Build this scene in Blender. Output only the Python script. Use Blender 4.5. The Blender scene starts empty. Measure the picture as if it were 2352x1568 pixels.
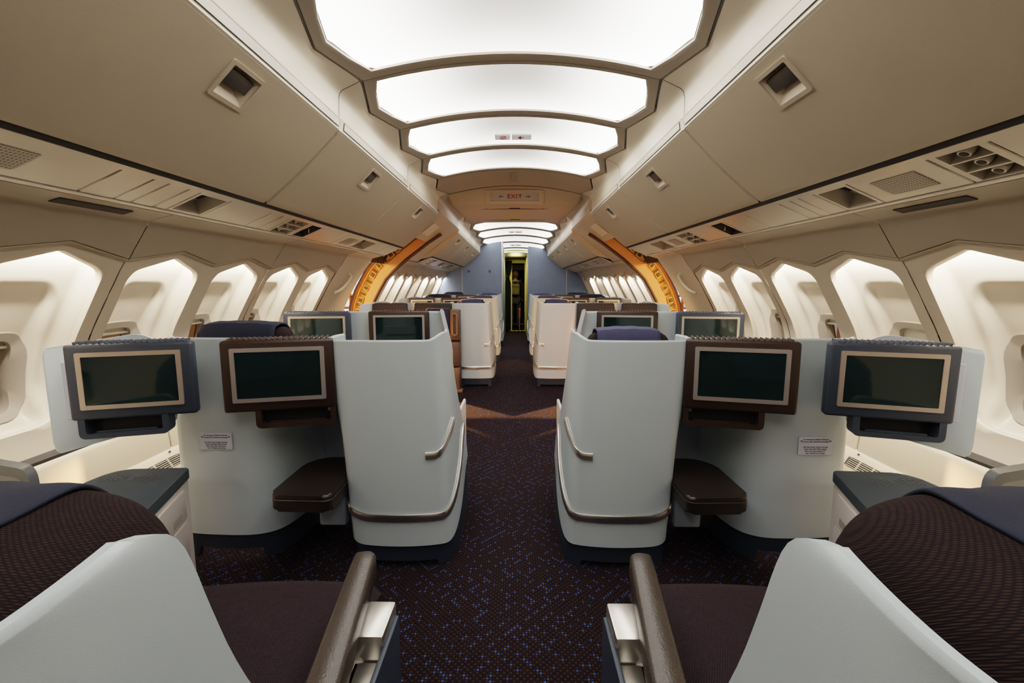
import bpy, bmesh, math, random
from mathutils import Vector, Matrix
random.seed(4)
SC = bpy.context.scene
COL = SC.collection
PI = math.pi

# ------------------------------------------------------------------ helpers
def clamp(v, a=0., b=1.): return max(a, min(b, v))
def sst(a, b, v):
    t = clamp((v-a)/(b-a)); return t*t*(3-2*t)
def lerp(a, b, t): return a+(b-a)*t
def interp(tab, x):
    if x <= tab[0][0]: return tab[0][1]
    for (x0, y0), (x1, y1) in zip(tab, tab[1:]):
        if x <= x1: return y0+(y1-y0)*(x-x0)/(x1-x0)
    return tab[-1][1]

def finish(name, bm, mat, parent=None, smooth=38, recalc=True):
    if recalc: bmesh.ops.recalc_face_normals(bm, faces=bm.faces[:])
    ang = math.radians(smooth)
    for f in bm.faces: f.smooth = True
    for e in bm.edges:
        if len(e.link_faces) == 2:
            e.smooth = e.calc_face_angle(0) < ang
    me = bpy.data.meshes.new(name)
    bm.to_mesh(me); bm.free()
    me.materials.append(mat)
    o = bpy.data.objects.new(name, me)
    COL.objects.link(o)
    if parent is not None: o.parent = parent
    return o

def tag(o, label=None, cat=None, group=None, kind=None):
    if label: o['label'] = label
    if cat: o['category'] = cat
    if group: o['group'] = group
    if kind: o['kind'] = kind
    return o

def empty(name, loc=(0, 0, 0), label=None, cat=None, group=None, kind=None, parent=None):
    o = bpy.data.objects.new(name, None)
    COL.objects.link(o); o.location = loc; o.empty_display_size = .1
    if parent is not None: o.parent = parent
    return tag(o, label, cat, group, kind)

def dup(root, loc, label=None, group=None):
    r = root.copy(); COL.objects.link(r); r.location = loc
    if label: r['label'] = label
    if group: r['group'] = group
    for ch in list(root.children):
        c = ch.copy(); COL.objects.link(c); c.parent = r
        for g in ch.children:
            d = g.copy(); COL.objects.link(d); d.parent = c
    return r

def merge(bm, tmp, fn=None):
    m = {}
    for v in tmp.verts:
        m[v] = bm.verts.new(fn(v.co) if fn else v.co)
    for f in tmp.faces:
        try: bm.faces.new([m[v] for v in f.verts])
        except ValueError: pass
    tmp.free()

def box(bm, c, size, bev=0., seg=2, fn=None, rot=None):
    """box centred at c, optional rounded edges; fn maps the finished points"""
    t = bmesh.new(); bmesh.ops.create_cube(t, size=1)
    for v in t.verts: v.co = Vector((v.co.x*size[0], v.co.y*size[1], v.co.z*size[2]))
    if bev > 0:
        bev = min(bev, min(size)*.49)
        bmesh.ops.bevel(t, geom=t.edges[:], offset=bev, segments=seg, profile=.5, affect='EDGES', clamp_overlap=True)
    c = Vector(c)
    for v in t.verts:
        p = v.co
        if rot is not None: p = rot @ p
        v.co = p+c
    merge(bm, t, fn)

def bx(bm, x0, x1, y0, y1, z0, z1, bev=0., seg=2, fn=None):
    box(bm, ((x0+x1)/2, (y0+y1)/2, (z0+z1)/2), (abs(x1-x0), abs(y1-y0), abs(z1-z0)), bev, seg, fn)

def grid(bm, rows, closed_u=False):
    vs = [[bm.verts.new(p) for p in r] for r in rows]
    for j in range(len(vs)-1):
        n = len(vs[j])
        for i in range(n if closed_u else n-1):
            k = (i+1) % n
            try: bm.faces.new((vs[j][i], vs[j][k], vs[j+1][k], vs[j+1][i]))
            except ValueError: pass
    return vs

def tube(bm, pts, r, n=8, caps=True):
    pts = [Vector(p) for p in pts]
    rings = []
    up = Vector((0, 0, 1))
    for i, p in enumerate(pts):
        d = (pts[min(i+1, len(pts)-1)]-pts[max(i-1, 0)]).normalized()
        a = d.cross(up)
        if a.length < 1e-3: a = d.cross(Vector((1, 0, 0)))
        a.normalize(); b = d.cross(a)
        rr = r[i] if isinstance(r, (list, tuple)) else r
        rings.append([bm.verts.new(p+a*(rr*math.cos(2*PI*k/n))+b*(rr*math.sin(2*PI*k/n))) for k in range(n)])
    for q, w in zip(rings, rings[1:]):
        for k in range(n): bm.faces.new((q[k], q[(k+1) % n], w[(k+1) % n], w[k]))
    if caps:
        bm.faces.new(rings[0][::-1]); bm.faces.new(rings[-1])

def prism(bm, poly, d0, d1, fn, bev=0., seg=2):
    """polygon (p,q) extruded d0..d1, fn(p,q,d) -> point; edges rounded by bev"""
    t = bmesh.new()
    a = [t.verts.new((p, q, d0)) for p, q in poly]; b = [t.verts.new((p, q, d1)) for p, q in poly]
    n = len(poly)
    t.faces.new(a[::-1]); t.faces.new(b)
    for i in range(n): t.faces.new((a[i], a[(i+1) % n], b[(i+1) % n], b[i]))
    if bev > 0:
        es = [e for e in t.edges if abs(e.verts[0].co.z-e.verts[1].co.z) < 1e-6]
        bmesh.ops.bevel(t, geom=es, offset=bev, segments=seg, profile=.5, affect='EDGES', clamp_overlap=True)
    merge(bm, t, lambda v: Vector(fn(v.x, v.y, v.z)))

def round_poly(poly, r, n=5):
    out = []; N = len(poly)
    for i in range(N):
        p = Vector(poly[i]); a = Vector(poly[i-1]); b = Vector(poly[(i+1) % N])
        rr = r[i] if isinstance(r, (list, tuple)) else r
        if rr <= 0: out.append(tuple(p)); continue
        da = (a-p); db = (b-p)
        k = min(rr, da.length*.48, db.length*.48)
        p0 = p+da.normalized()*k; p1 = p+db.normalized()*k
        for j in range(n+1):
            t = j/n
            out.append(tuple(p0*(1-t)**2+p*(2*t*(1-t))+p1*t*t))
    return out

def rrect(cx, cy, w, h, r, n=5):
    return round_poly([(cx-w/2, cy-h/2), (cx+w/2, cy-h/2), (cx+w/2, cy+h/2), (cx-w/2, cy+h/2)], r, n)

def ring_prism(bm, outer, inner, d0, d1, fn):
    """frame between two same-length loops"""
    n = len(outer)
    L = [[Vector(fn(p, q, d)) for p, q in lp] for lp, d in ((outer, d0), (outer, d1), (inner, d1), (inner, d0))]
    L.append(L[0])
    V = [[bm.verts.new(p) for p in l] for l in L[:4]]; V.append(V[0])
    for a, b in zip(V, V[1:]):
        for i in range(n): bm.faces.new((a[i], a[(i+1) % n], b[(i+1) % n], b[i]))

def bspl(c, u):
    """clamped quadratic B-spline through a control polygon"""
    m = len(c)-2
    x = clamp(u)*m; i = min(int(x), m-1); t = x-i
    a = c[0] if i == 0 else (c[i]+c[i+1])*.5
    b = c[-1] if i == m-1 else (c[i+1]+c[i+2])*.5
    return a*(1-t)**2+c[i+1]*(2*t*(1-t))+b*t*t

def ribbon(bm, path, u0, u1, nu, zlo, zhi, nv, o_out, o_in, s, rim=True, outward=1):
    """wall along path(u,z)->(a,y) from zlo(u) to zhi(u); o_out / o_in offsets along the in-plane normal"""
    def P(u, z, off):
        e = .002
        p = path(u, z)
        q0 = path(max(u-e, 0), z); q1 = path(min(u+e, 1), z)
        d = (Vector(q1)-Vector(q0)); d = d.normalized() if d.length > 1e-9 else Vector((1, 0))
        n = Vector((d.y, -d.x))*outward
        return Vector((s*(p[0]+n.x*off), p[1]+n.y*off, z))
    us = [lerp(u0, u1, i/nu) for i in range(nu+1)]
    O = []; I = []
    for j in range(nv+1):
        v = 1-(1-j/nv)**1.9 if nv > 10 else j/nv
        O.append([P(u, lerp(zlo(u), zhi(u), v), o_out) for u in us])
        I.append([P(u, lerp(zlo(u), zhi(u), v), o_in) for u in us])
    th = abs(o_out-o_in)
    rows = O[:]
    if rim:
        rows.append([P(u, zhi(u)+th*.35, lerp(o_out, o_in, .25)) for u in us])
        rows.append([P(u, zhi(u)+th*.35, lerp(o_out, o_in, .75)) for u in us])
    rows += I[::-1]
    vs = grid(bm, rows)
    n = len(vs)
    for i in range(nu): bm.faces.new((vs[0][i], vs[-1][i], vs[-1][i+1], vs[0][i+1]))
    for e in (0, nu):
        for j in range(n//2-1):
            try: bm.faces.new((vs[j][e], vs[j+1][e], vs[n-2-j][e], vs[n-1-j][e]))
            except ValueError: pass

def text_bm(bm, body, size, fn, align='CENTER', depth=.0, bold=0., gap=1.):
    cu = bpy.data.curves.new('t', 'FONT'); cu.body = body; cu.size = size
    cu.align_x = align; cu.space_character = gap; cu.align_y = 'CENTER'; cu.offset = bold; cu.resolution_u = 3
    o = bpy.data.objects.new('t', cu); COL.objects.link(o)
    dg = bpy.context.evaluated_depsgraph_get()
    me = bpy.data.meshes.new_from_object(o.evaluated_get(dg))
    t = bmesh.new(); t.from_mesh(me)
    bpy.data.objects.remove(o); bpy.data.meshes.remove(me); bpy.data.curves.remove(cu)
    merge(bm, t, lambda v: Vector(fn(v.x, v.y)))

# ------------------------------------------------------------------ materials
def mat(name, col, rough=.5, metal=0., spec=.5, bump=None, noise=None, coat=0., emit=None, estr=0.):
    m = bpy.data.materials.new(name); m.use_nodes = True
    nt = m.node_tree; b = nt.nodes['Principled BSDF']
    b.inputs['Base Color'].default_value = (*col, 1)
    b.inputs['Roughness'].default_value = rough
    b.inputs['Metallic'].default_value = metal
    b.inputs['Specular IOR Level'].default_value = spec
    b.inputs['Coat Weight'].default_value = coat
    if emit:
        b.inputs['Emission Color'].default_value = (*emit, 1); b.inputs['Emission Strength'].default_value = estr
    tc = nt.nodes.new('ShaderNodeTexCoord')
    if noise:  # (scale, amount) colour mottling
        n = nt.nodes.new('ShaderNodeTexNoise'); n.inputs['Scale'].default_value = noise[0]; n.inputs['Detail'].default_value = 4
        nt.links.new(tc.outputs['Object'], n.inputs['Vector'])
        mx = nt.nodes.new('ShaderNodeMix'); mx.data_type = 'RGBA'
        k = noise[1]
        mx.inputs[6].default_value = (*[c*(1-k) for c in col], 1); mx.inputs[7].default_value = (*[min(1, c*(1+k)) for c in col], 1)
        nt.links.new(n.outputs['Fac'], mx.inputs[0]); nt.links.new(mx.outputs[2], b.inputs['Base Color'])
    if bump:   # (scale, strength)
        n = nt.nodes.new('ShaderNodeTexNoise'); n.inputs['Scale'].default_value = bump[0]; n.inputs['Detail'].default_value = 2
        nt.links.new(tc.outputs['Object'], n.inputs['Vector'])
        bp = nt.nodes.new('ShaderNodeBump'); bp.inputs['Strength'].default_value = bump[1]; bp.inputs['Distance'].default_value = .002
        nt.links.new(n.outputs['Fac'], bp.inputs['Height']); nt.links.new(bp.outputs['Normal'], b.inputs['Normal'])
    return m

class NG:
    """tiny expression builder for shader math"""
    def __init__(s, nt): s.nt = nt
    def m(s, op, a, b=None, c=None):
        n = s.nt.nodes.new('ShaderNodeMath'); n.operation = op
        for i, v in enumerate((a, b, c)):
            if v is None: continue
            if isinstance(v, (int, float)): n.inputs[i].default_value = v
            else: s.nt.links.new(v, n.inputs[i])
        return n.outputs[0]
    def mix(s, f, a, b):
        n = s.nt.nodes.new('ShaderNodeMix'); n.data_type = 'RGBA'
        for i, v in ((0, f), (6, a), (7, b)):
            if isinstance(v, (int, float)): n.inputs[i].default_value = v
            elif isinstance(v, tuple): n.inputs[i].default_value = (*v, 1)
            else: s.nt.links.new(v, n.inputs[i])
        return n.outputs[2]
    def xyz(s, out):
        n = s.nt.nodes.new('ShaderNodeSeparateXYZ'); s.nt.links.new(out, n.inputs[0]); return n.outputs
    def white(s, a, b):
        c = s.nt.nodes.new('ShaderNodeCombineXYZ'); s.nt.links.new(a, c.inputs[0]); s.nt.links.new(b, c.inputs[1])
        n = s.nt.nodes.new('ShaderNodeTexWhiteNoise'); n.noise_dimensions = '2D'; s.nt.links.new(c.outputs[0], n.inputs['Vector'])
        return n.outputs['Value']

def carpet_mat():
    m = mat('carpet', (.02, .012, .012), .95, spec=.1); nt = m.node_tree; g = NG(nt); b = nt.nodes['Principled BSDF']
    tc = nt.nodes.new('ShaderNodeTexCoord'); X, Y, Z = g.xyz(tc.outputs['Object'])
    p = .0108
    x = g.m('DIVIDE', X, p); y = g.m('DIVIDE', Y, p)
    ix = g.m('FLOOR', x); iy = g.m('FLOOR', y)
    fx = g.m('SUBTRACT', g.m('SUBTRACT', x, ix), .5); fy = g.m('SUBTRACT', g.m('SUBTRACT', y, iy), .5)
    r = g.m('SQRT', g.m('ADD', g.m('MULTIPLY', fx, fx), g.m('MULTIPLY', fy, fy)))
    dot = g.m('LESS_THAN', r, .36)
    rnd = g.white(ix, iy)
    d1 = g.m('LESS_THAN', g.m('FLOORED_MODULO', g.m('ADD', ix, iy), 6.), .5)
    d2 = g.m('LESS_THAN', g.m('FLOORED_MODULO', g.m('SUBTRACT', ix, iy), 6.), .5)
    lat = g.m('MAXIMUM', d1, d2); both = g.m('MULTIPLY', d1, d2)
    blue = g.m('MAXIMUM', g.m('MULTIPLY', lat, g.m('GREATER_THAN', rnd, .78)), g.m('MULTIPLY', both, g.m('GREATER_THAN', rnd, .3)))
    blue = g.m('MULTIPLY', blue, dot)
    brown = g.m('MULTIPLY', dot, g.m('GREATER_THAN', g.m('FLOORED_MODULO', g.m('ADD', ix, g.m('MULTIPLY', iy, 1.)), 2.), .5))
    c = g.mix(g.m('MULTIPLY', rnd, .6), (.010, .0065, .010), (.022, .012, .014))
    c = g.mix(g.m('MULTIPLY', brown, .8), c, (.047, .026, .018))
    c = g.mix(g.m('MULTIPLY', blue, g.m('ADD', g.m('MULTIPLY', rnd, .6), .4)), c, (.035, .095, .31))
    nt.links.new(c, b.inputs['Base Color'])
    bp = nt.nodes.new('ShaderNodeBump'); bp.inputs['Strength'].default_value = .5; bp.inputs['Distance'].default_value = .002
    nt.links.new(g.m('SUBTRACT', .5, r), bp.inputs['Height']); nt.links.new(bp.outputs['Normal'], b.inputs['Normal'])
    return m

def weave_mat(name, c0, c1, pitch, rad=.42, stretch=1.8):
    m = mat(name, c0, .9, spec=.15); nt = m.node_tree; g = NG(nt); b = nt.nodes['Principled BSDF']
    tc = nt.nodes.new('ShaderNodeTexCoord'); X, Y, Z = g.xyz(tc.outputs['Object'])
    u = g.m('DIVIDE', g.m('ADD', X, g.m('MULTIPLY', Y, .15)), pitch*stretch); v = g.m('DIVIDE', g.m('ADD', Y, Z), pitch)
    iv = g.m('FLOOR', v)
    u2 = g.m('ADD', u, g.m('MULTIPLY', g.m('FLOORED_MODULO', iv, 2.), .5))
    iu = g.m('FLOOR', u2)
    fu = g.m('SUBTRACT', g.m('SUBTRACT', u2, iu), .5); fv = g.m('SUBTRACT', g.m('SUBTRACT', v, iv), .5)
    r = g.m('SQRT', g.m('ADD', g.m('MULTIPLY', fu, fu), g.m('MULTIPLY', fv, fv)))
    f = g.m('SUBTRACT', 1., g.m('SMOOTH_MIN', g.m('DIVIDE', r, rad), 1., .1))
    f = g.m('MULTIPLY', g.m('MAXIMUM', f, 0.), 1.6)
    rnd = g.white(iu, iv)
    f = g.m('MINIMUM', g.m('MULTIPLY', f, g.m('ADD', .5, rnd)), 1.)
    nt.links.new(g.mix(f, c0, c1), b.inputs['Base Color'])
    bp = nt.nodes.new('ShaderNodeBump'); bp.inputs['Strength'].default_value = .4; bp.inputs['Distance'].default_value = .003
    nt.links.new(f, bp.inputs['Height']); nt.links.new(bp.outputs['Normal'], b.inputs['Normal'])
    return m

def lamp_mat(name, strength, colr, x_gain):
    """backlit diffuser: brighter toward its lamps at the two ends and along the forward edge"""
    m = mat(name, (.8, .78, .74), .35); nt = m.node_tree; g = NG(nt); b = nt.nodes['Principled BSDF']
    tc = nt.nodes.new('ShaderNodeTexCoord'); X, Y, Z = g.xyz(tc.outputs['Object'])
    ax = g.m('ABSOLUTE', X)
    e = g.m('POWER', g.m('MINIMUM', g.m('DIVIDE', ax, .70), 1.), 2.6)
    yy = g.m('POWER', g.m('MAXIMUM', g.m('MINIMUM', g.m('ADD', g.m('DIVIDE', Y, .70), .5), 1.), 0.), 3.)
    k = g.m('MINIMUM', g.m('ADD', e, g.m('MULTIPLY', yy, .55)), 1.35)
    st = g.m('MULTIPLY', g.m('ADD', g.m('MULTIPLY', k, x_gain), 1.), strength)
    b.inputs['Emission Color'].default_value = (*colr, 1)
    nt.links.new(st, b.inputs['Emission Strength'])
    return m

def perf_mat(name, c0, c1, pitch):
    m = mat(name, c0, .45); nt = m.node_tree; g = NG(nt); b = nt.nodes['Principled BSDF']
    tc = nt.nodes.new('ShaderNodeTexCoord'); X, Y, Z = g.xyz(tc.outputs['Object'])
    x = g.m('FRACT', g.m('DIVIDE', X, pitch)); y = g.m('FRACT', g.m('DIVIDE', Y, pitch))
    fx = g.m('SUBTRACT', x, .5); fy = g.m('SUBTRACT', y, .5)
    r = g.m('ADD', g.m('MULTIPLY', fx, fx), g.m('MULTIPLY', fy, fy))
    nt.links.new(g.mix(g.m('LESS_THAN', r, .1), c0, c1), b.inputs['Base Color'])
    return m

def slat_mat(name, c0, c1, pitch):
    m = mat(name, c0, .8); nt = m.node_tree; g = NG(nt); b = nt.nodes['Principled BSDF']
    tc = nt.nodes.new('ShaderNodeTexCoord'); X, Y, Z = g.xyz(tc.outputs['Object'])
    f = g.m('LESS_THAN', g.m('FRACT', g.m('DIVIDE', X, pitch)), .12)
    nt.links.new(g.mix(f, c0, c1), b.inputs['Base Color'])
    return m

M = dict(
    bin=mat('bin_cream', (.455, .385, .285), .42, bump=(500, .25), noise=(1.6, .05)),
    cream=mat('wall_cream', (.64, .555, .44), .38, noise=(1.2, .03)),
    cove=mat('cove_cream', (.62, .55, .44), .4, noise=(1.5, .03)),
    dado=mat('dado_cream', (.60, .49, .345), .4, noise=(2, .03)),
    psu=mat('service_panel_satin', (.56, .50, .42), .26, metal=.2, noise=(3, .05)),
    frame=mat('light_frame', (.36, .32, .265), .45),
    seam=mat('seam_dark', (.03, .025, .02), .8),
    dark=mat('dark_recess', (.035, .03, .027), .7),
    latch=mat('latch_grey', (.085, .075, .07), .4, metal=.2),
    recess=mat('recess_grey', (.34, .30, .24), .45),
    shell=mat('shell_pale', (.49, .56, .595), .3, coat=.15, bump=(700, .08), noise=(2.5, .025)),
    cubby=mat('cubby_blue', (.36, .41, .48), .45, noise=(5, .08)),
    base=mat('base_navy', (.022, .032, .052), .5, bump=(300, .2)),
    brown=mat('monitor_brown', (.030, .014, .008), .42, bump=(900, .3)),
    slate=mat('monitor_slate', (.034, .044, .066), .42, bump=(900, .3)),
    bezel=mat('bezel_champagne', (.70, .58, .49), .32, metal=.75),
    silver=mat('bezel_silver', (.62, .56, .53), .32, metal=.75),
    screen=mat('screen_glass', (.008, .020, .020), .05, spec=.9),  # teal base colour stands in for the window bays' reflection
    tray=mat('tray_dark', (.006, .005, .007), .6),
    chrome=mat('trim_chrome', (.72, .67, .62), .3, metal=1., noise=(14, .2)),
    steel=mat('brushed_steel', (.60, .57, .52), .3, metal=.9, noise=(20, .1)),
    leather=mat('leather_brown', (.022, .015, .011), .36, bump=(260, .5)),
    arm=mat('armrest_leather', (.045, .034, .027), .34, bump=(260, .4)),
    plate=mat('plate_pale', (.56, .58, .66), .45),
    card=mat('placard_white', (.62, .63, .72), .5),
    ink=mat('ink_black', (.012, .012, .02), .6),
    navy=mat('cloth_navy', (.009, .013, .032), .85, bump=(400, .5), noise=(30, .15)),
    navy2=mat('cloth_indigo', (.035, .036, .085), .85, bump=(400, .5), noise=(30, .15)),
    seat=weave_mat('seat_fabric', (.017, .0105, .0145), (.040, .026, .030), .0042, .48, 1.2),
    back=weave_mat('back_fabric', (.013, .008, .011), (.036, .022, .018), .0056, .47, 1.5),
    carpet=carpet_mat(),
    consoletop=mat('console_slate', (.050, .062, .074), .65, spec=.25, bump=(900, .2)),
    consoleedge=mat('console_edge', (.022, .032, .048), .4),
    drawer=mat('drawer_cream', (.66, .59, .55), .42),
    loop=mat('loop_grey', (.10, .105, .11), .42),
    looppanel=mat('loop_panel', (.25, .26, .22), .5),
    jump=mat('attendant_brown', (.085, .052, .038), .45),
    jump2=mat('attendant_bronze', (.19, .12, .085), .35, metal=.4),
    bulk=mat('bulkhead_blue', (.155, .20, .285), .7, noise=(9, .12)),
    bulktrim=mat('bulkhead_trim', (.5, .5, .5), .3, metal=.6),
    orange=mat('jamb_orange', (.60, .28, .10), .5, noise=(2, .06)),
    primer=mat('jamb_primer', (.66, .36, .075), .5, noise=(9, .3)),
    primerdark=mat('jamb_pocket', (.09, .055, .02), .7, noise=(40, .7)),
    seal=mat('door_seal', (.055, .028, .016), .6),
    edge=mat('jamb_edge', (.045, .025, .03), .5),
    yellow=mat('yellow_lit_and_threshold', (.55, .48, .16), .5),  # yellow light put into ceiling and frame colour; threshold itself is yellow
    black=mat('cockpit_black', (.012, .010, .010), .8),
    curtain=mat('curtain_dark', (.012, .011, .013), .9),
    signface2=mat('sign_face_lit', (.6, .57, .53), .3, emit=(1, .95, .9), estr=.25),
    red=mat('sign_red', (.42, .012, .012), .5),
    signface=mat('sign_face', (.40, .38, .36), .3),
    hangar=slat_mat('hangar_cladding', (.75, .78, .9), (.35, .42, .75), .5),
    scaffold=mat('scaffold_orange', (.75, .20, .03), .5),
    tarp=mat('tarp_blue', (.10, .08, .55), .6, noise=(4, .6)),
    shade=mat('shade_cream', (.62, .60, .50), .5),
    winring=mat('window_ring', (.30, .26, .21), .35),
    skin=mat('skin', (.35, .2, .13), .6), hair=mat('hair', (.10, .05, .02), .7, bump=(80, .8)),
    coatb=mat('jacket', (.012, .012, .014), .9), jeans=mat('jeans', (.05, .055, .075), .9), pack=mat('backpack_canvas', (.16, .14, .07), .85),
    hiviz=mat('red_tag', (.6, .08, .04), .5, emit=(1, .12, .05), estr=.08),
    valance=mat('valance_cream_shaded', (.33, .275, .205), .42, bump=(500, .2)),  # wall cream darkened: the valance's shade is put into the colour
    bay=mat('bay_cream_shaded', (.53, .45, .345), .4, noise=(1.3, .03)),  # cream darkened for shade on the bay frames; reveals keep the full tone
    cover=mat('cover_dark', (.016, .010, .009), .5, bump=(900, .3)),
    hangarside=mat('hangar_brown', (.20, .09, .03), .7, noise=(.6, .6)),
    lip=mat('lip_tan', (.30, .235, .155), .5),
    handle=mat('handle_cream', (.66, .60, .45), .35),
)
# tinted, partly see-through window pane
pm = bpy.data.materials.new('window_pane'); pm.use_nodes = True; nt = pm.node_tree
b = nt.nodes['Principled BSDF']; b.inputs['Base Color'].default_value = (.055, .036, .022, 1); b.inputs['Roughness'].default_value = .12
tr = nt.nodes.new('ShaderNodeBsdfTransparent'); tr.inputs[0].default_value = (.75, .55, .38, 1)
mx = nt.nodes.new('ShaderNodeMixShader'); mx.inputs[0].default_value = .5
nt.links.new(b.outputs[0], mx.inputs[2]); nt.links.new(tr.outputs[0], mx.inputs[1])
nt.links.new(mx.outputs[0], nt.nodes['Material Output'].inputs['Surface'])
M['pane'] = pm
M['grille'] = perf_mat('speaker_grille', (.42, .37, .30), (.12, .10, .08), .012)
M['lampA'] = lamp_mat('ceiling_diffuser', .62, (1., .955, .89), 10.5)
M['lampC'] = lamp_mat('ceiling_diffuser_aft', .36, (1., .96, .91), 10.5)
M['lampB'] = lamp_mat('ceiling_diffuser_front', 1.4, (1., .96, .92), 3.)

# ------------------------------------------------------------------ cabin shape
def tp(s, a, y, z):
    """cabin point -> world; the cabin narrows and drops toward the nose"""
    t = max(0., y-7.3)
    return Vector((s*a*(1-.085*t), y, z-.115*t*max(0, z-1.33)))

WALL = [(0, 2.02), (.14, 2.05), (.25, 2.10), (.44, 2.13), (.55, 2.15), (.70, 2.145), (.85, 2.12), (.97, 2.08), (1.25, 1.925), (1.38, 1.835), (1.42, 1.805), (1.535, 1.715)]
def wx(z):
    # smooth
    return (interp(WALL, z-.03)+interp(WALL, z)+interp(WALL, z+.03))/3
def arc(a): return 2.40-.10*(a/.79)**2
ROW = 1.77
Y1 = 1.88        # back face of the first shells ahead
JB = 2.54        # bin joint
DOOR0, DOOR1 = 5.55, 6.70

# floor
bm = bmesh.new(); grid(bm, [[(-2.3, y, 0), (2.3, y, 0)] for y in (-1.6, 13.9)])
tag(finish('floor', bm, M['carpet']), kind='structure')

# ------------------------------------------------------------------ ceiling
ceil = empty('ceiling', (0, 0, 2.4), kind='structure')
def C(o):  # parent to ceiling with world coords kept
    o.parent = ceil; o.location = (0, 0, -2.4); return o
def zig(y, y0, L):
    t = (y-y0)/L
    return .783+.084*(1-abs(2*t-1))
def ceiling_light(y0, L, m, label, front=False):
    yc = y0+L/2; zc = 2.4
    root = empty('ceiling_light', (0, yc, zc), label, 'ceiling light', 'front cabin ceiling lights' if front else 'main cabin ceiling lights')
    def W(x, y, up):
        p = tp(1, x, y, arc(abs(x))+up); return (p.x, p.y-yc, p.z-zc)
    n, k = 18, 20
    near, far, sd = .03, .075, .062
    def hw(t):   # diffuser half width at fraction t
        w = .783+.084*(1-abs(2*t-1))-sd-.012*(t > .5)
        return w
    ts = [lerp(near/L, 1-far/L, i/n) for i in range(n+1)]
    bm = bmesh.new(); rows = []
    for i, t in enumerate(ts):
        w = hw(t)
        e = min(t-ts[0], ts[-1]-t)*L
        w -= .035*(1-clamp(e/.035))**2
        rows.append([W(w*(2*j/k-1), y0+t*L, .012) for j in range(k+1)])
    d = finish('diffuser', bm_grid(rows), m, root)
    # frame ring
    def loop(out):
        L_, R_ = [], []
        q = [0, .25, .5, .75, 1]
        if out: return [(-(zig(y0+t*L, y0, L)-.006), lerp(y0+.004, y0+L-.004, t)) for t in q], [((zig(y0+t*L, y0, L)-.006), lerp(y0+.004, y0+L-.004, t)) for t in q]
        q2 = [lerp(ts[0], ts[-1], t) for t in q]
        return [(-(hw(t)-(.02 if i in (0, 4) else 0)+.004), y0+t*L) for i, t in enumerate(q2)], [((hw(t)-(.02 if i in (0, 4) else 0)+.004), y0+t*L) for i, t in enumerate(q2)]
    def full(out):
        l, r = loop(out)
        pts = [p for p in l]
        xs = [lerp(l[-1][0], r[-1][0], i/16) for i in range(1, 16)]
        pts += [(x, l[-1][1]) for x in xs]
        pts += r[::-1]
        xs = [lerp(r[0][0], l[0][0], i/16) for i in range(1, 16)]
        pts += [(x, l[0][1]) for x in xs]
        return pts
    A, B = full(True), full(False)
    bm = bmesh.new()
    mid = [((a[0]*.25+b_[0]*.75), (a[1]*.25+b_[1]*.75)) for a, b_ in zip(A, B)]
    rows = [[W(x, y, .03) for x, y in A], [W(x, y, .0) for x, y in A], [W(x, y, -.006) for x, y in mid], [W(x, y, .0) for x, y in B], [W(x, y, .014) for x, y in B]]
    grid(bm, rows, True)
    finish('frame', bm, M['frame'], root)
    return root
def bm_grid(rows):
    b_ = bmesh.new(); grid(b_, rows); return b_

LP = .765
names = ['ceiling light panel overhead, cut off by the top of the view', 'second ceiling light panel, between the near panel and the small signs',
         'ceiling light panel with the small red no-smoking and arrow signs', 'farthest lit ceiling panel before the dark unlit one']
y0 = JB-LP
ceiling_light(y0-LP, LP, M['lampA'], 'ceiling light panel directly above the camera').location.z = 2.4
for i, nm in ((2, 'ceiling light panel just behind the camera'), (3, 'ceiling light panel, second behind the camera'), (4, 'ceiling light panel against the rear wall')):
    ceiling_light(y0-i*LP, LP, M['lampC'], nm)
for i in range(4):
    ceiling_light(y0+i*LP, LP, M['lampA'], names[i])
# unlit panel 5
bm = bmesh.new(); rows = []
yd = y0+4*LP
for i in range(11):
    y = lerp(yd+.004, yd+LP-.004, i/10); w = zig(y, yd, LP)-.006
    rows.append([tp(1, w*(2*j/20-1), y, arc(abs(w*(2*j/20-1)))) for j in range(21)])
grid(bm, rows); C(finish('unlit_panel', bm, M['bin']))
bm = bmesh.new(); bx(bm, -.028, .028, yd+.12, yd+.5, 2.385, 2.397, .006); C(finish('hatch_cover', bm, M['frame']))
# front lights
FL = .60; NF = 6
for i in range(NF):
    ceiling_light(7.32+i*FL, FL, M['lampB'], ['nearest front cabin light panel behind the exit header', 'second front cabin light panel past the exit header', 'third front cabin light panel past the exit header', 'fourth front cabin light panel past the exit header', 'fifth front cabin light panel, last but one', 'light panel nearest the flight deck doorway'][i], True)
# backing over everything
bm = bmesh.new(); rows = []
for y in [-1.6, 1, 3, 5, 5.6, 6.5, 7.3, 8, 9, 10, 11, 12]:
    rows.append([tp(1, 1.0*(2*j/24-1), y, arc(abs(1.0*(2*j/24-1)))+.045) for j in range(25)])
grid(bm, rows); C(finish('backing', bm, M['seam']))
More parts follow.
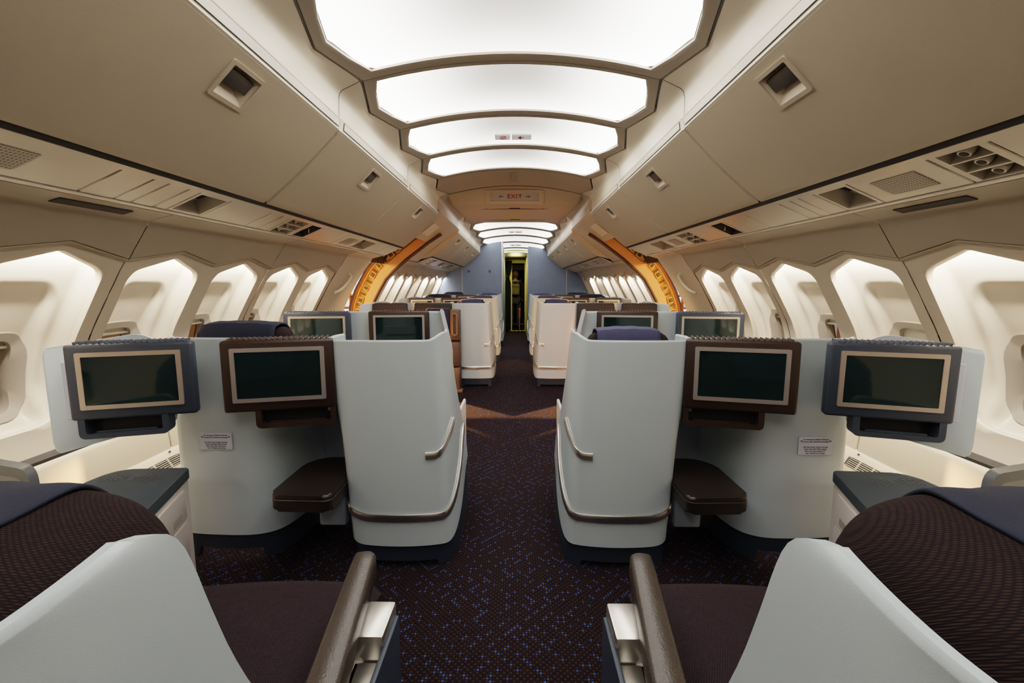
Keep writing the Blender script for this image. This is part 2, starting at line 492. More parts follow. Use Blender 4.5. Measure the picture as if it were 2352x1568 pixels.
# cove panels, two light panels long
def cove(s, ya, yb, pitch, yz, dark=False, name='cove_panel'):
    bm = bmesh.new(); rows = []
    n = 28
    for i in range(n+1):
        y = lerp(ya+.003, yb-.003, i/n)
        k = (y-yz)/pitch; k -= math.floor(k)
        a0 = (.783+.084*(1-abs(2*k-1))+.008) if yz is not None and not dark else .80
        z0 = arc(a0)
        e = clamp(min(y-ya, yb-y)/.03); rr = .006*(1-e)**2
        pr = [(a0, z0+.03), (a0, z0), (a0+.008, z0-.006)]
        for t in (.25, .5, .75, 1): pr.append((lerp(a0+.008, .885, t), lerp(z0-.006, 2.255, t)))
        pr += [(.899, 2.24), (.906, 2.215), (.908, 2.16), (.909, 2.115), (.93, 2.112)]
        rows.append([tp(s, a+rr, y, z+rr) for a, z in pr])
    grid(bm, rows)
    return C(finish(name, bm, M['bin' if dark else 'cove']))
for s in (-1, 1):
    cove(s, JB-6*LP, JB-4*LP, LP, y0); cove(s, JB-2*LP-2*LP, JB-2*LP, LP, y0); cove(s, JB-2*LP, JB, LP, y0); cove(s, JB, JB+2*LP, LP, y0); cove(s, JB+2*LP, JB+4*LP-.03, LP, y0)
    cove(s, JB+4*LP-.03, 7.35, LP, y0, True, 'door_bay_cove')
    cove(s, 7.35, 8.55, FL, 7.32); cove(s, 8.55, 9.6 if s < 0 else 10.1, FL, 7.32)
# exit header: lowered ceiling over the door bay
HD = [(5.63, 2.40, .80), (5.67, 2.388, .80), (5.86, 2.235, .775), (5.90, 2.225, .77), (7.28, 2.19, .69), (7.30, 2.23, .69)]
bm = bmesh.new(); rows = []
for y, z, w in HD:
    drop = .10 if y < 5.65 else (.095 if y < 5.7 else (.02 if y < 6.1 else .01))
    rows.append([Vector((w*(2*j/20-1), y, z-drop*(abs(2*j/20-1))**2)) for j in range(21)])
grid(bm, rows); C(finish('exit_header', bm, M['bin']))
bm = bmesh.new()
for s in (-1, 1):
    grid(bm, [[Vector((s*(w+k), y, z-(.10 if y < 5.7 else .02)+h)) for k, h in ((-.005, -.004), (.06, .05))] for y, z, w in HD])
C(finish('header_side', bm, M['bin']))
bm = bmesh.new()
for (y, z, hw_) in ((6.15, 2.217, .55), (7.05, 2.196, .5)):
    bx(bm, -hw_, hw_, y-.006, y+.006, z-.005, z+.004)
    for xx, ww in ((0, .07), (-.42, .06), (.42, .06)): bx(bm, xx-ww, xx+ww, y-.06, y-.02, z-.002, z+.012)
C(finish('header_slots', bm, M['dark']))

# exit sign (front face tilted with the header)
def sign_fn(yc, zc, dy, dz):
    L = math.hypot(dy, dz); dy /= L; dz /= L   # direction down the face
    return lambda p, q, d: (p, yc-q*dy+d*dz, zc-q*dz-d*dy)
es = empty('exit_sign', (0, 0, 0), 'lit exit sign with red arrows on the lowered ceiling header', 'sign')
f = sign_fn(5.768, 2.309, .19, -.153)
bm = bmesh.new(); ring_prism(bm, rrect(0, 0, .72, .215, .02), rrect(0, 0, .60, .125, .008), -.02, .018, f); finish('housing', bm, M['bin'], es)
bm = bmesh.new(); prism(bm, rrect(0, 0, .605, .13, .005), -.01, .006, f); finish('sign_face', bm, M['signface'], es)
bm = bmesh.new(); text_bm(bm, 'EXIT', .088, lambda x, y: f(x*.86, y, .009), bold=.0016, gap=1.22)
finish('lettering', bm, M['red'], es, recalc=False)
for sg in (-1, 1):
    bm = bmesh.new()
    bx(bm, -.075, .075, 0, .001, -.003, .003, fn=lambda v: Vector(f(sg*.165+v.x*.38, v.z*1.2, .009)))
    for k in (-1, 1):
        poly = [(0, 0), (-.018, .018*k), (-.024, .014*k), (-.008, 0)]
        vs = [bm.verts.new(f(sg*(.193+p), q, .009)) for p, q in poly]; bm.faces.new(vs)
    finish('arrow', bm, M['red'], es, recalc=False)

# no-smoking / arrow signs on the third light panel
def small_sign(y, front=False, label=''):
    t = max(0, y-7.3); dz = -.115*t*1.07
    w = 1-.085*t
    root = empty('no_smoking_sign', (0, 0, 0), label, 'sign')
    ff = lambda p, q, d: (p*w-.005, y+q*.97, 2.40+dz-.002-d-q*.18)
    bm = bmesh.new()
    for cx, ww in ((-.078, .12), (.072, .155)): prism(bm, rrect(cx, 0, ww, .075, .004), -.02, .006, ff)
    finish('sign_face', bm, M['signface2'], root)
    bm = bmesh.new()
    ring_prism(bm, [(-.073+.024*math.cos(2*PI*i/24), .026*math.sin(2*PI*i/24)) for i in range(24)], [(-.073+.019*math.cos(2*PI*i/24), .021*math.sin(2*PI*i/24)) for i in range(24)], .007, .009, ff)
    r45 = Matrix.Rotation(-PI/4, 2)
    poly = [r45 @ Vector(p) for p in ((-.021, -.003), (.021, -.003), (.021, .003), (-.021, .003))]
    prism(bm, [(p.x-.073, p.y) for p in poly], .007, .009, ff)
    finish('no_smoking_symbol', bm, M['red'], root); bm = bmesh.new()
    prism(bm, [(.05, -.004), (.09, -.004), (.09, .004), (.05, .004)], .007, .009, ff)
    prism(bm, [(.044, 0), (.066, -.022), (.072, -.016), (.056, 0), (.072, .016), (.066, .022)], .007, .009, ff)
    finish('arrow_symbol', bm, M['red'], root)
    return root
small_sign(y0+2*LP+.47, label='small no-smoking and red arrow sign on the third light panel')
small_sign(7.32+2*FL+.3, label='tiny no-smoking sign on a front cabin light panel')
small_sign(7.32+4*FL+.3, label='tiny no-smoking sign nearest the flight deck doorway')

# ------------------------------------------------------------------ overhead bins
FACE0, FACE1 = (.915, 2.055), (1.345, 1.672)
def bin_pt(f, off=0.):
    """f 0..1 down the door face, off = proud of it"""
    dx, dz = FACE1[0]-FACE0[0], FACE1[1]-FACE0[1]; L = math.hypot(dx, dz)
    bow = .012*math.sin(PI*f)
    n = (-dz/L*-1, dx/L*-1)  # pointing down/inward
    n = (dz/L, -dx/L)
    return FACE0[0]+dx*f+n[0]*(off+bow), FACE0[1]+dz*f+n[1]*(off+bow)
def overhead_bin(s, ya, yb, label, group, latch_w=.185, end_face=0, decal=None):
    root = empty('overhead_bin', tuple(tp(s, 1.15, (ya+yb)/2, 1.75)), label, 'overhead bin', group)
    R = root.location.copy()
    yc = (ya+yb)/2; w = yb-ya
    def W(a, y, z): return tp(s, a, y, z)-R
    # latch opening in face coords
    fl0, fl1 = .085, .335
    ly0, ly1 = yc-latch_w/2, yc+latch_w/2
    # door: grid with a hole
    ysx = sorted(set([ya+.0055, ya+.016, ya+.05, lerp(ya, ly0, .5), ly0, ly1, lerp(yb, ly1, .5), yb-.05, yb-.016, yb-.0055]))
    fs = [-.004, .012, fl0, fl1, .5, .65, .8, .92, .975, 1.0, 1.015]
    bm = bmesh.new(); V = {}
    for i, y in enumerate(ysx):
        for j, f_ in enumerate(fs):
            e = -.016 if i in (0, len(ysx)-1) else 0
            e2 = -.016 if j == 0 else (-.002 if j == len(fs)-3 else (-.012 if j == len(fs)-2 else (-.04 if j == len(fs)-1 else 0)))
            a, z = bin_pt(f_, e+e2); V[i, j] = bm.verts.new(W(a, y, z))
    hi = (ysx.index(ly0), fs.index(fl0))
    for i in range(len(ysx)-1):
        for j in range(len(fs)-1):
            if (i, j) == hi: continue
            bm.faces.new((V[i, j], V[i+1, j], V[i+1, j+1], V[i, j+1]))
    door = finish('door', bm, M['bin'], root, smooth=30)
    bm = bmesh.new(); rows = []
    for y in (ya+.001, yb-.001): rows.append([W(a, y, z) for a, z in [(.93, 2.115), (.935, 2.06)]+[bin_pt(t, -.022 if not .06 < t < .36 else -.09) for t in (0, .05, .07, .2, .35, .37, .6, .8, .95, 1.)]+[(1.39, 1.69)]])
    grid(bm, rows); finish('bin_body', bm, M['seam'], root)
    # latch surround, recess cup and handle: sub-parts of the door
    ff = lambda p, q, d: W(*(lambda b_: (b_[0], p, b_[1]))(bin_pt(q, d)))
    qs = lambda a_, b_, m_: [(a_, m_)]
    lh = fl1-fl0
    outer = rrect(yc, (fl0+fl1)/2, latch_w+.012, lh+.02, .012); inner = rrect(yc, (fl0+fl1)/2, latch_w-.02, lh-.036, .006)
    bm = bmesh.new(); ring_prism(bm, outer, inner, -.02, .0065, ff); sur = finish('latch_surround', bm, M['bin'], door)
    bm = bmesh.new()
    y_a, y_b = yc-latch_w/2+.01, yc+latch_w/2-.01; q_a, q_b = fl0+.018, fl1-.018
    deep = -.055
    P8 = {}
    for (nm, d) in (('t', 0.), ('b', deep)):
        sh = .02 if nm == 'b' else 0
        for (i, j, y, q) in ((0, 0, y_a+sh, q_a), (1, 0, y_b-sh, q_a), (1, 1, y_b-sh, q_b-(.07 if nm == 'b' else 0)), (0, 1, y_a+sh, q_b-(.07 if nm == 'b' else 0))):
            P8[nm, i, j] = bm.verts.new(ff(y, q, d))
    for a_, b_ in (((0, 0), (1, 0)), ((1, 0), (1, 1)), ((1, 1), (0, 1)), ((0, 1), (0, 0))):
        bm.faces.new((P8[('t',)+a_], P8[('t',)+b_], P8[('b',)+b_], P8[('b',)+a_]))
    bm.faces.new([P8['b', 0, 0], P8['b', 1, 0], P8['b', 1, 1], P8['b', 0, 1]])
    finish('latch_cup', bm, M['cream'], door)
    bm = bmesh.new()
    bx(bm, y_a+.004, y_b-.004, fl0+.05, fl0+.155, -.036, -.010, .006, fn=lambda v: ff(v.x, v.y, v.z))
    finish('latch_handle', bm, M['latch'], door)
    # top fascia with label strip
    bm = bmesh.new()
    rows = []
    prof = [(.905, 2.118), (.907, 2.108), (.914, 2.066), (.912, 2.057), (.93, 2.045)]
    for y in (ya+.003, ya+.012, yc, yb-.012, yb-.003): rows.append([W(a+(.006 if y in (ya+.003, yb-.003) else 0), y, z) for a, z in prof])
    grid(bm, rows); fas = finish('fascia', bm, M['cove'], root)
    bm = bmesh.new(); bx(bm, ya+.046, yb-.016, -.06, 1.06, 0, .002, fn=lambda v: W(lerp(.9065, .9125, v.y)-.002-v.z*.7, v.x, lerp(2.108, 2.074, v.y)-v.z*.3)); finish('strip_gap', bm, M['seam'], fas)
    bm = bmesh.new(); bx(bm, ya+.05, yb-.02, 0, 1, 0, .003, fn=lambda v: W(lerp(.9065, .9125, v.y)-.002-v.z*.7, v.x, lerp(2.108, 2.074, v.y)-v.z*.3))
    finish('label_strip', bm, M['plate'] if False else M['signface_dull'], fas)
    if decal:
        bm = bmesh.new()
        g = lambda x, y: W(.9075-.0075-(.0), decal[1]+x*decal[3]*(1), 2.091+y)
        if decal[0] == 'num':
            text_bm(bm, decal[2], .036, lambda x, y: W(.902, decal[1]+x*(1 if s < 0 else -1), 2.091+y))
            finish('lettering', bm, M['latch'], fas, recalc=False)
        else:
            for i, hh in enumerate((.03, .03, .024, .03)):
                y = decal[1]+i*.028
                bx(bm, y, y+.014, 0, .001, -.015, -.015+hh, fn=lambda v: W(.9005, v.x, 2.10+v.z))
            finish('lettering', bm, M['red'], fas)
    # underside: lower rail and gap
    bm = bmesh.new(); rows = []
    for y in (ya, yb): rows.append([W(a, y, z) for a, z in ((1.335, 1.69), (1.358, 1.668), (1.362, 1.672), (1.37, 1.70))])
    grid(bm, rows); finish('lower_rail', bm, M['seam'], root)
    if end_face:
        y = ya if end_face < 0 else yb
        bm = bmesh.new()
        ring = [(.905, 2.11)]+[bin_pt(t, -.006) for t in (0, .2, .4, .6, .8, .95, 1)]+[(1.40, 1.665), (1.66, 1.60), (1.75, 1.72), (1.5, 2.0)]
        vs = [bm.verts.new(W(a, y, z)) for a, z in ring]; bm.faces.new(vs)
        finish('end_panel', bm, M['bin'], root, recalc=False)
    return root
M['signface_dull'] = mat('label_strip', (.60, .54, .47), .4)
BL = 1.53
SD = {-1: 'left of the aisle', 1: 'right of the aisle'}
for s in (-1, 1):
    g = 'main cabin overhead bins '+SD[s]
    overhead_bin(s, JB-2*BL, JB-BL, 'overhead bin %s, behind the nearest visible one' % SD[s], g)
    overhead_bin(s, JB-BL, JB, 'nearest large closed overhead bin, %s' % SD[s], g)
    overhead_bin(s, JB, JB+BL, 'middle overhead bin of the three %s, with a row number strip' % SD[s], g, .19, decal=('num', JB+BL-.16, '77', 1))
    overhead_bin(s, JB+BL, JB+2*BL, 'overhead bin %s ending at the open doorway' % SD[s], g, .19, end_face=1, decal=('bar', JB+2*BL-.13, '', 1))
    g = 'front cabin overhead bins '+SD[s]
    n, end = (3, 9.6) if s < 0 else (4, 10.1)
    w = (end-7.4)/n
    for i in range(n):
        overhead_bin(s, 7.4+i*w, 7.4+(i+1)*w, '%s front cabin overhead bin counted from the doorway, %s' % (['first', 'second', 'third', 'fourth'][i], SD[s]), g, .15, end_face=-1 if i == 0 else 0)

# door-bay soffit (sloping panels beside the header, over the doorway)
for s in (-1, 1):
    bm = bmesh.new(); rows = []
    for y in (JB+2*BL+.02, 6.2, DOOR1+.02): rows.append([tp(s, a, y, z) for a, z in ((.909, 2.12), (.93, 2.09), (1.26, 1.845), (1.30, 1.84), (1.31, 1.9))])
    grid(bm, rows)
    rows = []
    for y in (DOOR1-.01, 7.41): rows.append([tp(s, a, y, z) for a, z in ((.909, 2.12), (.93, 2.09), (1.26, 1.835), (1.58, 1.595))])
    grid(bm, rows)
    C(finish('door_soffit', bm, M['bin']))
    bm = bmesh.new()
    def sf(v): return tp(s, .93+.33*v.x+.004*v.z*-1, v.y, 2.09-.25*v.x-.004-.004*v.z)
    bx(bm, .3, .8, 5.95, 6.35, 0, 1, fn=sf); C(finish('soffit_hatch', bm, M['cove']))

# ------------------------------------------------------------------ passenger service strip
PS0, PS1 = (1.385, 1.664), (1.585, 1.578)
def ps(q, d=0.):
    """q 0..1 outward across the strip, d = proud (downward)"""
    dx, dz = PS1[0]-PS0[0], PS1[1]-PS0[1]; L = math.hypot(dx, dz)
    return PS0[0]+dx*q+dz/L*d, PS0[1]+dz*q-dx/L*d
def service_panel(s, ya, yb, typ, label, group):
    yc = (ya+yb)/2; a0, z0 = ps(.5)
    R = tp(s, a0, yc, z0)
    root = empty('ceiling_service_panel', tuple(R), label, 'service panel', group)
    def W(y, q, d):
        a, z = ps(q, d); return tp(s, a, y, z)-R
    fn = lambda v: W(v.x, v.y, v.z)
    def plate(holes):
        bm = bmesh.new()
        ys = sorted(set([ya+.003, ya+.006, yb-.006, yb-.003]+[h for hh in holes for h in hh[:2]])); qs = sorted(set([.055, .07, .93, .945]+[h for hh in holes for h in hh[2:]]))
        V = {(i, j): bm.verts.new(W(y, q, -.004 if (i in (0, len(ys)-1) or j in (0, len(qs)-1)) else 0)) for i, y in enumerate(ys) for j, q in enumerate(qs)}
        for i in range(len(ys)-1):
            for j in range(len(qs)-1):
                my, mq = (ys[i]+ys[i+1])/2, (qs[j]+qs[j+1])/2
                if any(h[0] < my < h[1] and h[2] < mq < h[3] for h in holes): continue
                bm.faces.new((V[i, j], V[i+1, j], V[i+1, j+1], V[i, j+1]))
        return finish('panel', bm, M['psu'], root)
    def cup(h, depth, m, inset=.12):
        bm = bmesh.new(); y_, Y_, q_, Q_ = h; iy = (Y_-y_)*inset; iq = (Q_-q_)*inset
        t = [bm.verts.new(W(y, q, 0)) for y, q in ((y_, q_), (Y_, q_), (Y_, Q_), (y_, Q_))]
        b_ = [bm.verts.new(W(y, q, -depth)) for y, q in ((y_+iy, q_+iq), (Y_-iy, q_+iq), (Y_-iy, Q_-iq), (y_+iy, Q_-iq))]
        for i in range(4): bm.faces.new((t[i], t[(i+1) % 4], b_[(i+1) % 4], b_[i]))
        bm.faces.new(b_)
        return finish('recess', bm, m, root)
    if typ == 'blank':
        plate([])
    elif typ == 'speaker':
        plate([])
        bm = bmesh.new(); h = min(.10, (yb-ya)*.28)
        prism(bm, rrect(yc, .5, 2*h, .5, .004), -.001, .0025, W); finish('speaker_grille', bm, M['grille'], root)
    elif typ == 'box':
        h = (ya+.02, yb-.02, .14, .86); plate([h]); cup(h, .06, M['recess'])
    elif typ == 'slot':
        h = (ya+.03, yb-.03, .12, .88); plate([h]); cup(h, .05, M['dark'])
        bm = bmesh.new(); box(bm, (0, 0, 0), (.006, .006, .03), .002, fn=lambda v: v+W(yc, .45, .0)); finish('latch_pin', bm, M['steel'], root)
    elif typ == 'nozzle':
        w = (.94-.07)/3
        hs = [(ya+.03, yb-.03, .09+i*.285, .09+i*.285+.255) for i in range(3)]
        plate(hs)
        for h in hs:
            c = cup(h, .04, M['recess'])
            bm = bmesh.new(); hy, hq = (h[0]+h[1])/2, (h[2]+h[3])/2
            tube(bm, [W(hy, hq, -.04), W(hy, hq, -.012), W(hy, hq, -.004)], [.026, .022, .018], 12)
            finish('reading_lamp', bm, M['psu'], c)
            bm = bmesh.new(); tube(bm, [W(hy, hq, -.006), W(hy, hq, -.0025)], [.013, .013], 12)
            finish('lens', bm, M['dark'], c)
    return root
SEQ = {-1: [(-.35, .45, 'blank'), (.45, 1.0, 'blank'), (1.0, 1.70, 'speaker'), (1.70, 1.85, 'blank'), (1.85, 1.93, 'blank'), (1.93, 2.045, 'blank'), (2.045, 2.12, 'blank'), (2.12, 2.34, 'box'), (2.34, 2.72, 'blank'), (2.72, 2.85, 'blank'),
            (2.85, 2.96, 'blank'), (2.96, 3.24, 'nozzle'), (3.24, 3.46, 'slot'), (3.46, 3.95, 'blank'), (3.95, 4.35, 'speaker'), (4.35, 4.75, 'box'), (4.75, 5.15, 'blank'), (5.15, 5.60, 'blank')],
       1: [(-.35, .3, 'blank'), (.3, .9, 'blank'), (.9, 1.40, 'blank'), (1.40, 1.60, 'nozzle'), (1.60, 1.976, 'speaker'), (1.976, 2.19, 'box'), (2.19, 2.30, 'blank'), (2.30, 2.37, 'blank'), (2.37, 2.46, 'blank'), (2.46, 2.83, 'blank'), (2.83, 3.13, 'blank'),
           (3.13, 3.36, 'slot'), (3.36, 3.72, 'blank'), (3.72, 4.05, 'nozzle'), (4.05, 4.45, 'speaker'), (4.45, 4.85, 'box'), (4.85, 5.2, 'blank'), (5.2, 5.60, 'blank')]}
for s in (-1, 1):
    cnt = {}
    for ya, yb, t in SEQ[s]:
        k = cnt[t] = cnt.get(t, 0)+1
        lab = {'blank': 'plain satin filler panel in the overhead service strip %s' % SD[s],
               'speaker': '%s service panel with a square speaker grille, %s' % (['nearer', 'farther', ''][min(k-1, 2)], SD[s]),
               'box': '%s service panel with an empty rectangular recess, %s' % (['nearer', 'farther', ''][min(k-1, 2)], SD[s]),
               'slot': 'service panel with a dark open slot, %s' % SD[s],
               'nozzle': ('service panel with three sunken reading lamps, %s' % SD[s]) if s < 0 else '%s service panel with three sunken reading lamps, right of the aisle' % (['nearest', 'farther', ''][min(k-1, 2)])}[t]
        service_panel(s, ya, yb, t, lab, 'service panels '+SD[s])
    fy = 7.42; n = 8; w = ((9.58 if s < 0 else 10.08)-fy)/n
    for i in range(n):
        t = ['speaker', 'nozzle', 'blank', 'box'][i % 4]
        lab = {'speaker': 'front cabin service panel with speaker grille, %s, %s', 'nozzle': 'front cabin reading lamp panel, %s, %s', 'blank': 'plain front cabin service panel, %s, %s', 'box': 'front cabin service panel with recess, %s, %s'}[t]
        service_panel(s, fy+i*w, fy+(i+1)*w, t, lab % ('nearer the doorway' if i < 4 else 'nearer the bulkhead', SD[s]), 'front service panels '+SD[s])

# ------------------------------------------------------------------ side walls
LIPJ, LIPM = 1.372, 1.430
wall_id = [0]
def opening(w):
    """hexagon-topped window bay opening, local (y, z), y from 0 at the cell middle"""
    k = w/.637
    hw = .246*k
    pts = [(-hw*.93, .60), (hw*.93, .60), (hw, .95), (hw, 1.305), (0.0, 1.385), (-hw, 1.305), (-hw, .95)]
    return round_poly(pts, [.16*k, .16*k, .1, .06*k, .02, .06*k, .1], 6)
def wall_cells(s, parent, ya, w, n, seam_every, first_seam, lo_res=False, win=None):
    for c in range(n):
        y0_ = ya+c*w; yc = y0_+w/2
        k = w/.637
        # face sheet with the opening
        op = opening(w); N = len(op)
        cy, cz = 0., 1.0
        gl = .004 if (c+first_seam) % seam_every == 0 else -.0004
        gr = .004 if (c+1+first_seam) % seam_every == 0 else -.0004
        yl, yr, zb, zt = -w/2+gl, w/2-gr, .445, 1.44
        angs = sorted([math.atan2(q-cz, p-cy) for p, q in op]+[math.atan2(q-cz, p-cy) for p, q in ((yl, zb), (yr, zb), (yr, zt), (yl, zt))])
        def ray_poly(an):
            dx, dy = math.cos(an), math.sin(an); best = None
            for i in range(N):
                (x1, y1), (x2, y2) = op[i], op[(i+1) % N]
                x1 -= cy; x2 -= cy; y1 -= cz; y2 -= cz
                den = dx*(y2-y1)-dy*(x2-x1)
                if abs(den) < 1e-9: continue
                t = (x1*(y2-y1)-y1*(x2-x1))/den; uu = (x1*dy-y1*dx)/den
                if t > 0 and -1e-6 <= uu <= 1+1e-6: best = t if best is None else max(best, t)
            return best or .1
        def ray_rect(an):
            dx, dy = math.cos(an), math.sin(an); t = 9
            if dx > 1e-9: t = min(t, (yr-cy)/dx)
            if dx < -1e-9: t = min(t, (yl-cy)/dx)
            if dy > 1e-9: t = min(t, (zt-cz)/dy)
            if dy < -1e-9: t = min(t, (zb-cz)/dy)
            return t
        rows = []
        def pt(p, q, d): return tp(s, wx(q)+d, yc+p, q)
        ri = [ray_poly(a) for a in angs]; ro = [ray_rect(a) for a in angs]
        for fr in (-.012, 0.0, .03, .2, .4, .6, .8, 1.0):
            row = []
            for a, r1, r2 in zip(angs, ri, ro):
                if fr < 0: r = r1; d = .03
                else: r = lerp(r1, r2, fr); d = .022*(1-sst(0, .35, fr))*0+(.006 if fr == 0 else 0)
                row.append(pt(cy+r*math.cos(a), cz+r*math.sin(a), d))
            rows.append(row)
        bm = bmesh.new(); grid(bm, rows, True)
        finish('bay_frame', bm, M['bay'], parent, smooth=50)
        # reveal behind it
        ny, nz = (18, 26) if lo_res else (44, 56)
        def D(p, q):
            hw = .246*k
            side = 1-sst(hw-.035*k, hw+.03*k, abs(p))
            bot = sst(.56, .80, q)
            d = .012+.085*side*bot
            ramp = .024+.055*clamp((1.25-q)/.35)
            dx_, dz_ = abs(p)-.165*k+.09, abs(q-.90)-.345+.09
            sd = math.hypot(max(dx_, 0), max(dz_, 0))+min(max(dx_, dz_), 0)-.09
            d += ramp*sst(.012, -.028, sd)*sst(.52, .66, q) if sd < .012 else 0
            return d
        rows = []
        for j in range(nz+1):
            q = lerp(1.43, .50, j/nz)
            rows.append([pt(lerp(-w/2, w/2, i/ny), q, D(lerp(-w/2, w/2, i/ny), q)) for i in range(ny+1)])
        bm = bmesh.new(); vs = grid(bm, rows)
        wz, whw, whh = .835, .138*k, .178
        if not lo_res:
            kill = []
            for f_ in bm.faces:
                cc = f_.calc_center_median(); p, q = cc.y-yc, cc.z
                if (abs(p)/(whw+.004))**4+(abs(q-wz)/(whh+.004))**4 < 1: kill.append(f_)
            bmesh.ops.delete(bm, geom=kill, context='FACES')
        finish('bay_reveal', bm, M['cream'], parent, smooth=70)
        if not lo_res:
            bm = bmesh.new()
            qs_ = [.0, .3, wz-whh-.04, wz+whh+.04, 1.25, 1.42, 1.56]; ps_ = [-w/2, -whw-.04, whw+.04, w/2]
            V_ = [[bm.verts.new(pt(p, q, .20)) for p in ps_] for q in qs_]
            for j in range(len(qs_)-1):
                for i in range(3):
                    if (i, j) == (1, 2): continue
                    bm.faces.new((V_[j][i], V_[j][i+1], V_[j+1][i+1], V_[j+1][i]))
            finish('outer_skin', bm, M['seam'], parent)
        # the window itself
        if not lo_res:
            wall_id[0] += 1
            W_ = empty('window_%d' % wall_id[0], (0, 0, 0), kind='structure')
            def wf(p, q, d): return pt(p, q, D(p, q)-d)
            def sup(a_, b_, n_=40): return [(a_*math.copysign(abs(math.cos(2*PI*i/n_))**.5, math.cos(2*PI*i/n_)), wz+b_*math.copysign(abs(math.sin(2*PI*i/n_))**.5, math.sin(2*PI*i/n_))) for i in range(n_)]
            bm = bmesh.new(); ring_prism(bm, sup(whw+.022, whh+.022), sup(whw-.012, whh-.012), -.02, .010, wf)
            finish('window_frame', bm, M['winring'], W_)
            dd = lambda p, q: pt(p, q, D(0, wz)+.045)
            bm = bmesh.new(); L_ = sup(whw+.01, whh+.01); vs = [bm.verts.new(dd(p, q)) for p, q in L_]; bm.faces.new(vs)
            finish('pane', bm, M['pane'], W_, recalc=False)
            bm = bmesh.new(); ring_prism(bm, sup(whw-.010, whh-.010), sup(whw-.006, whh-.006), 0, 1, lambda p, q, d: lerp(Vector(wf(p, q, -.008)), dd(p, q), d) if False else Vector(wf(p, q, -.008))*(1-d)+dd(p, q)*d)
            finish('window_tunnel', bm, M['winring'], W_)
            mode = (win or {}).get(c, 'open')
            top = wz+whh-.01
            drop = {'open': .035, 'half': .12, 'closed': 2*whh-.03}[mode]
            bm = bmesh.new()
            rows = []
            for j in range(9):
                q = lerp(top, top-drop, j/8)
                hwq = whw*(max(0, 1-(abs(q-wz)/(whh))**4))**.25 if abs(q-wz) < whh else .05
                hwq = max(hwq-.012, .02)
                rows.append([pt(p, q, D(0, wz)+.008) for p in [lerp(-hwq, hwq, i/8) for i in range(9)]])
            grid(bm, rows); sh = finish('shade', bm, M['shade'], W_)
            q = top-drop
            hwq = max(whw*(max(0.05, 1-(min(abs(q-wz), whh*.98)/whh)**4))**.25-.014, .03)
            bm = bmesh.new(); box(bm, tuple(pt(0, q, D(0, wz)-.0)), (.014, 2*hwq, .014), .004); finish('shade_grip', bm, M['handle'], sh)
def valance(s, parent, ya, yb, joints, w, yj):
    bm = bmesh.new(); rows = []
    n = max(4, int((yb-ya)/w*8))
    ys = sorted(set([ya+.003, yb-.003]+[ya+(yb-ya)*i/n for i in range(1, n)]+[yj+k*w/2 for k in range(-10, 40) if ya+.003 < yj+k*w/2 < yb-.003]))
    for y in ys:
        k = (y-yj)/w; k -= math.floor(k)
        zl = lerp(LIPJ, LIPM, 1-abs(2*k-1))
        pr = [(1.60, 1.60), (1.602, 1.572), (1.70, 1.546), (1.712, 1.541), (1.722, 1.53)]
        for t in (.33, .66, 1): pr.append((lerp(1.722, wx(zl)-.013, t), lerp(1.53, zl, t)))
        pr += [(wx(zl)-.008, zl-.006), (wx(zl)+.003, zl-.005), (wx(zl)+.012, zl+.02)]
        rows.append([tp(s, a, y, z) for a, z in pr])
    grid(bm, rows)
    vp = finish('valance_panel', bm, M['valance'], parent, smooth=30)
    bm = bmesh.new(); rows = []
    for y in ys:
        k = (y-yj)/w; k -= math.floor(k)
        zl = lerp(LIPJ, LIPM, 1-abs(2*k-1))-.006
        rows.append([tp(s, a, y, z) for a, z in ((wx(zl)-.004, zl), (wx(zl)-.008, zl-.005), (wx(zl)-.007, zl-.011), (wx(zl)+.004, zl-.016))])
    grid(bm, rows); finish('lip_edge', bm, M['lip'], vp, smooth=60)
    return vp
CW = .637
YJ = 2.20
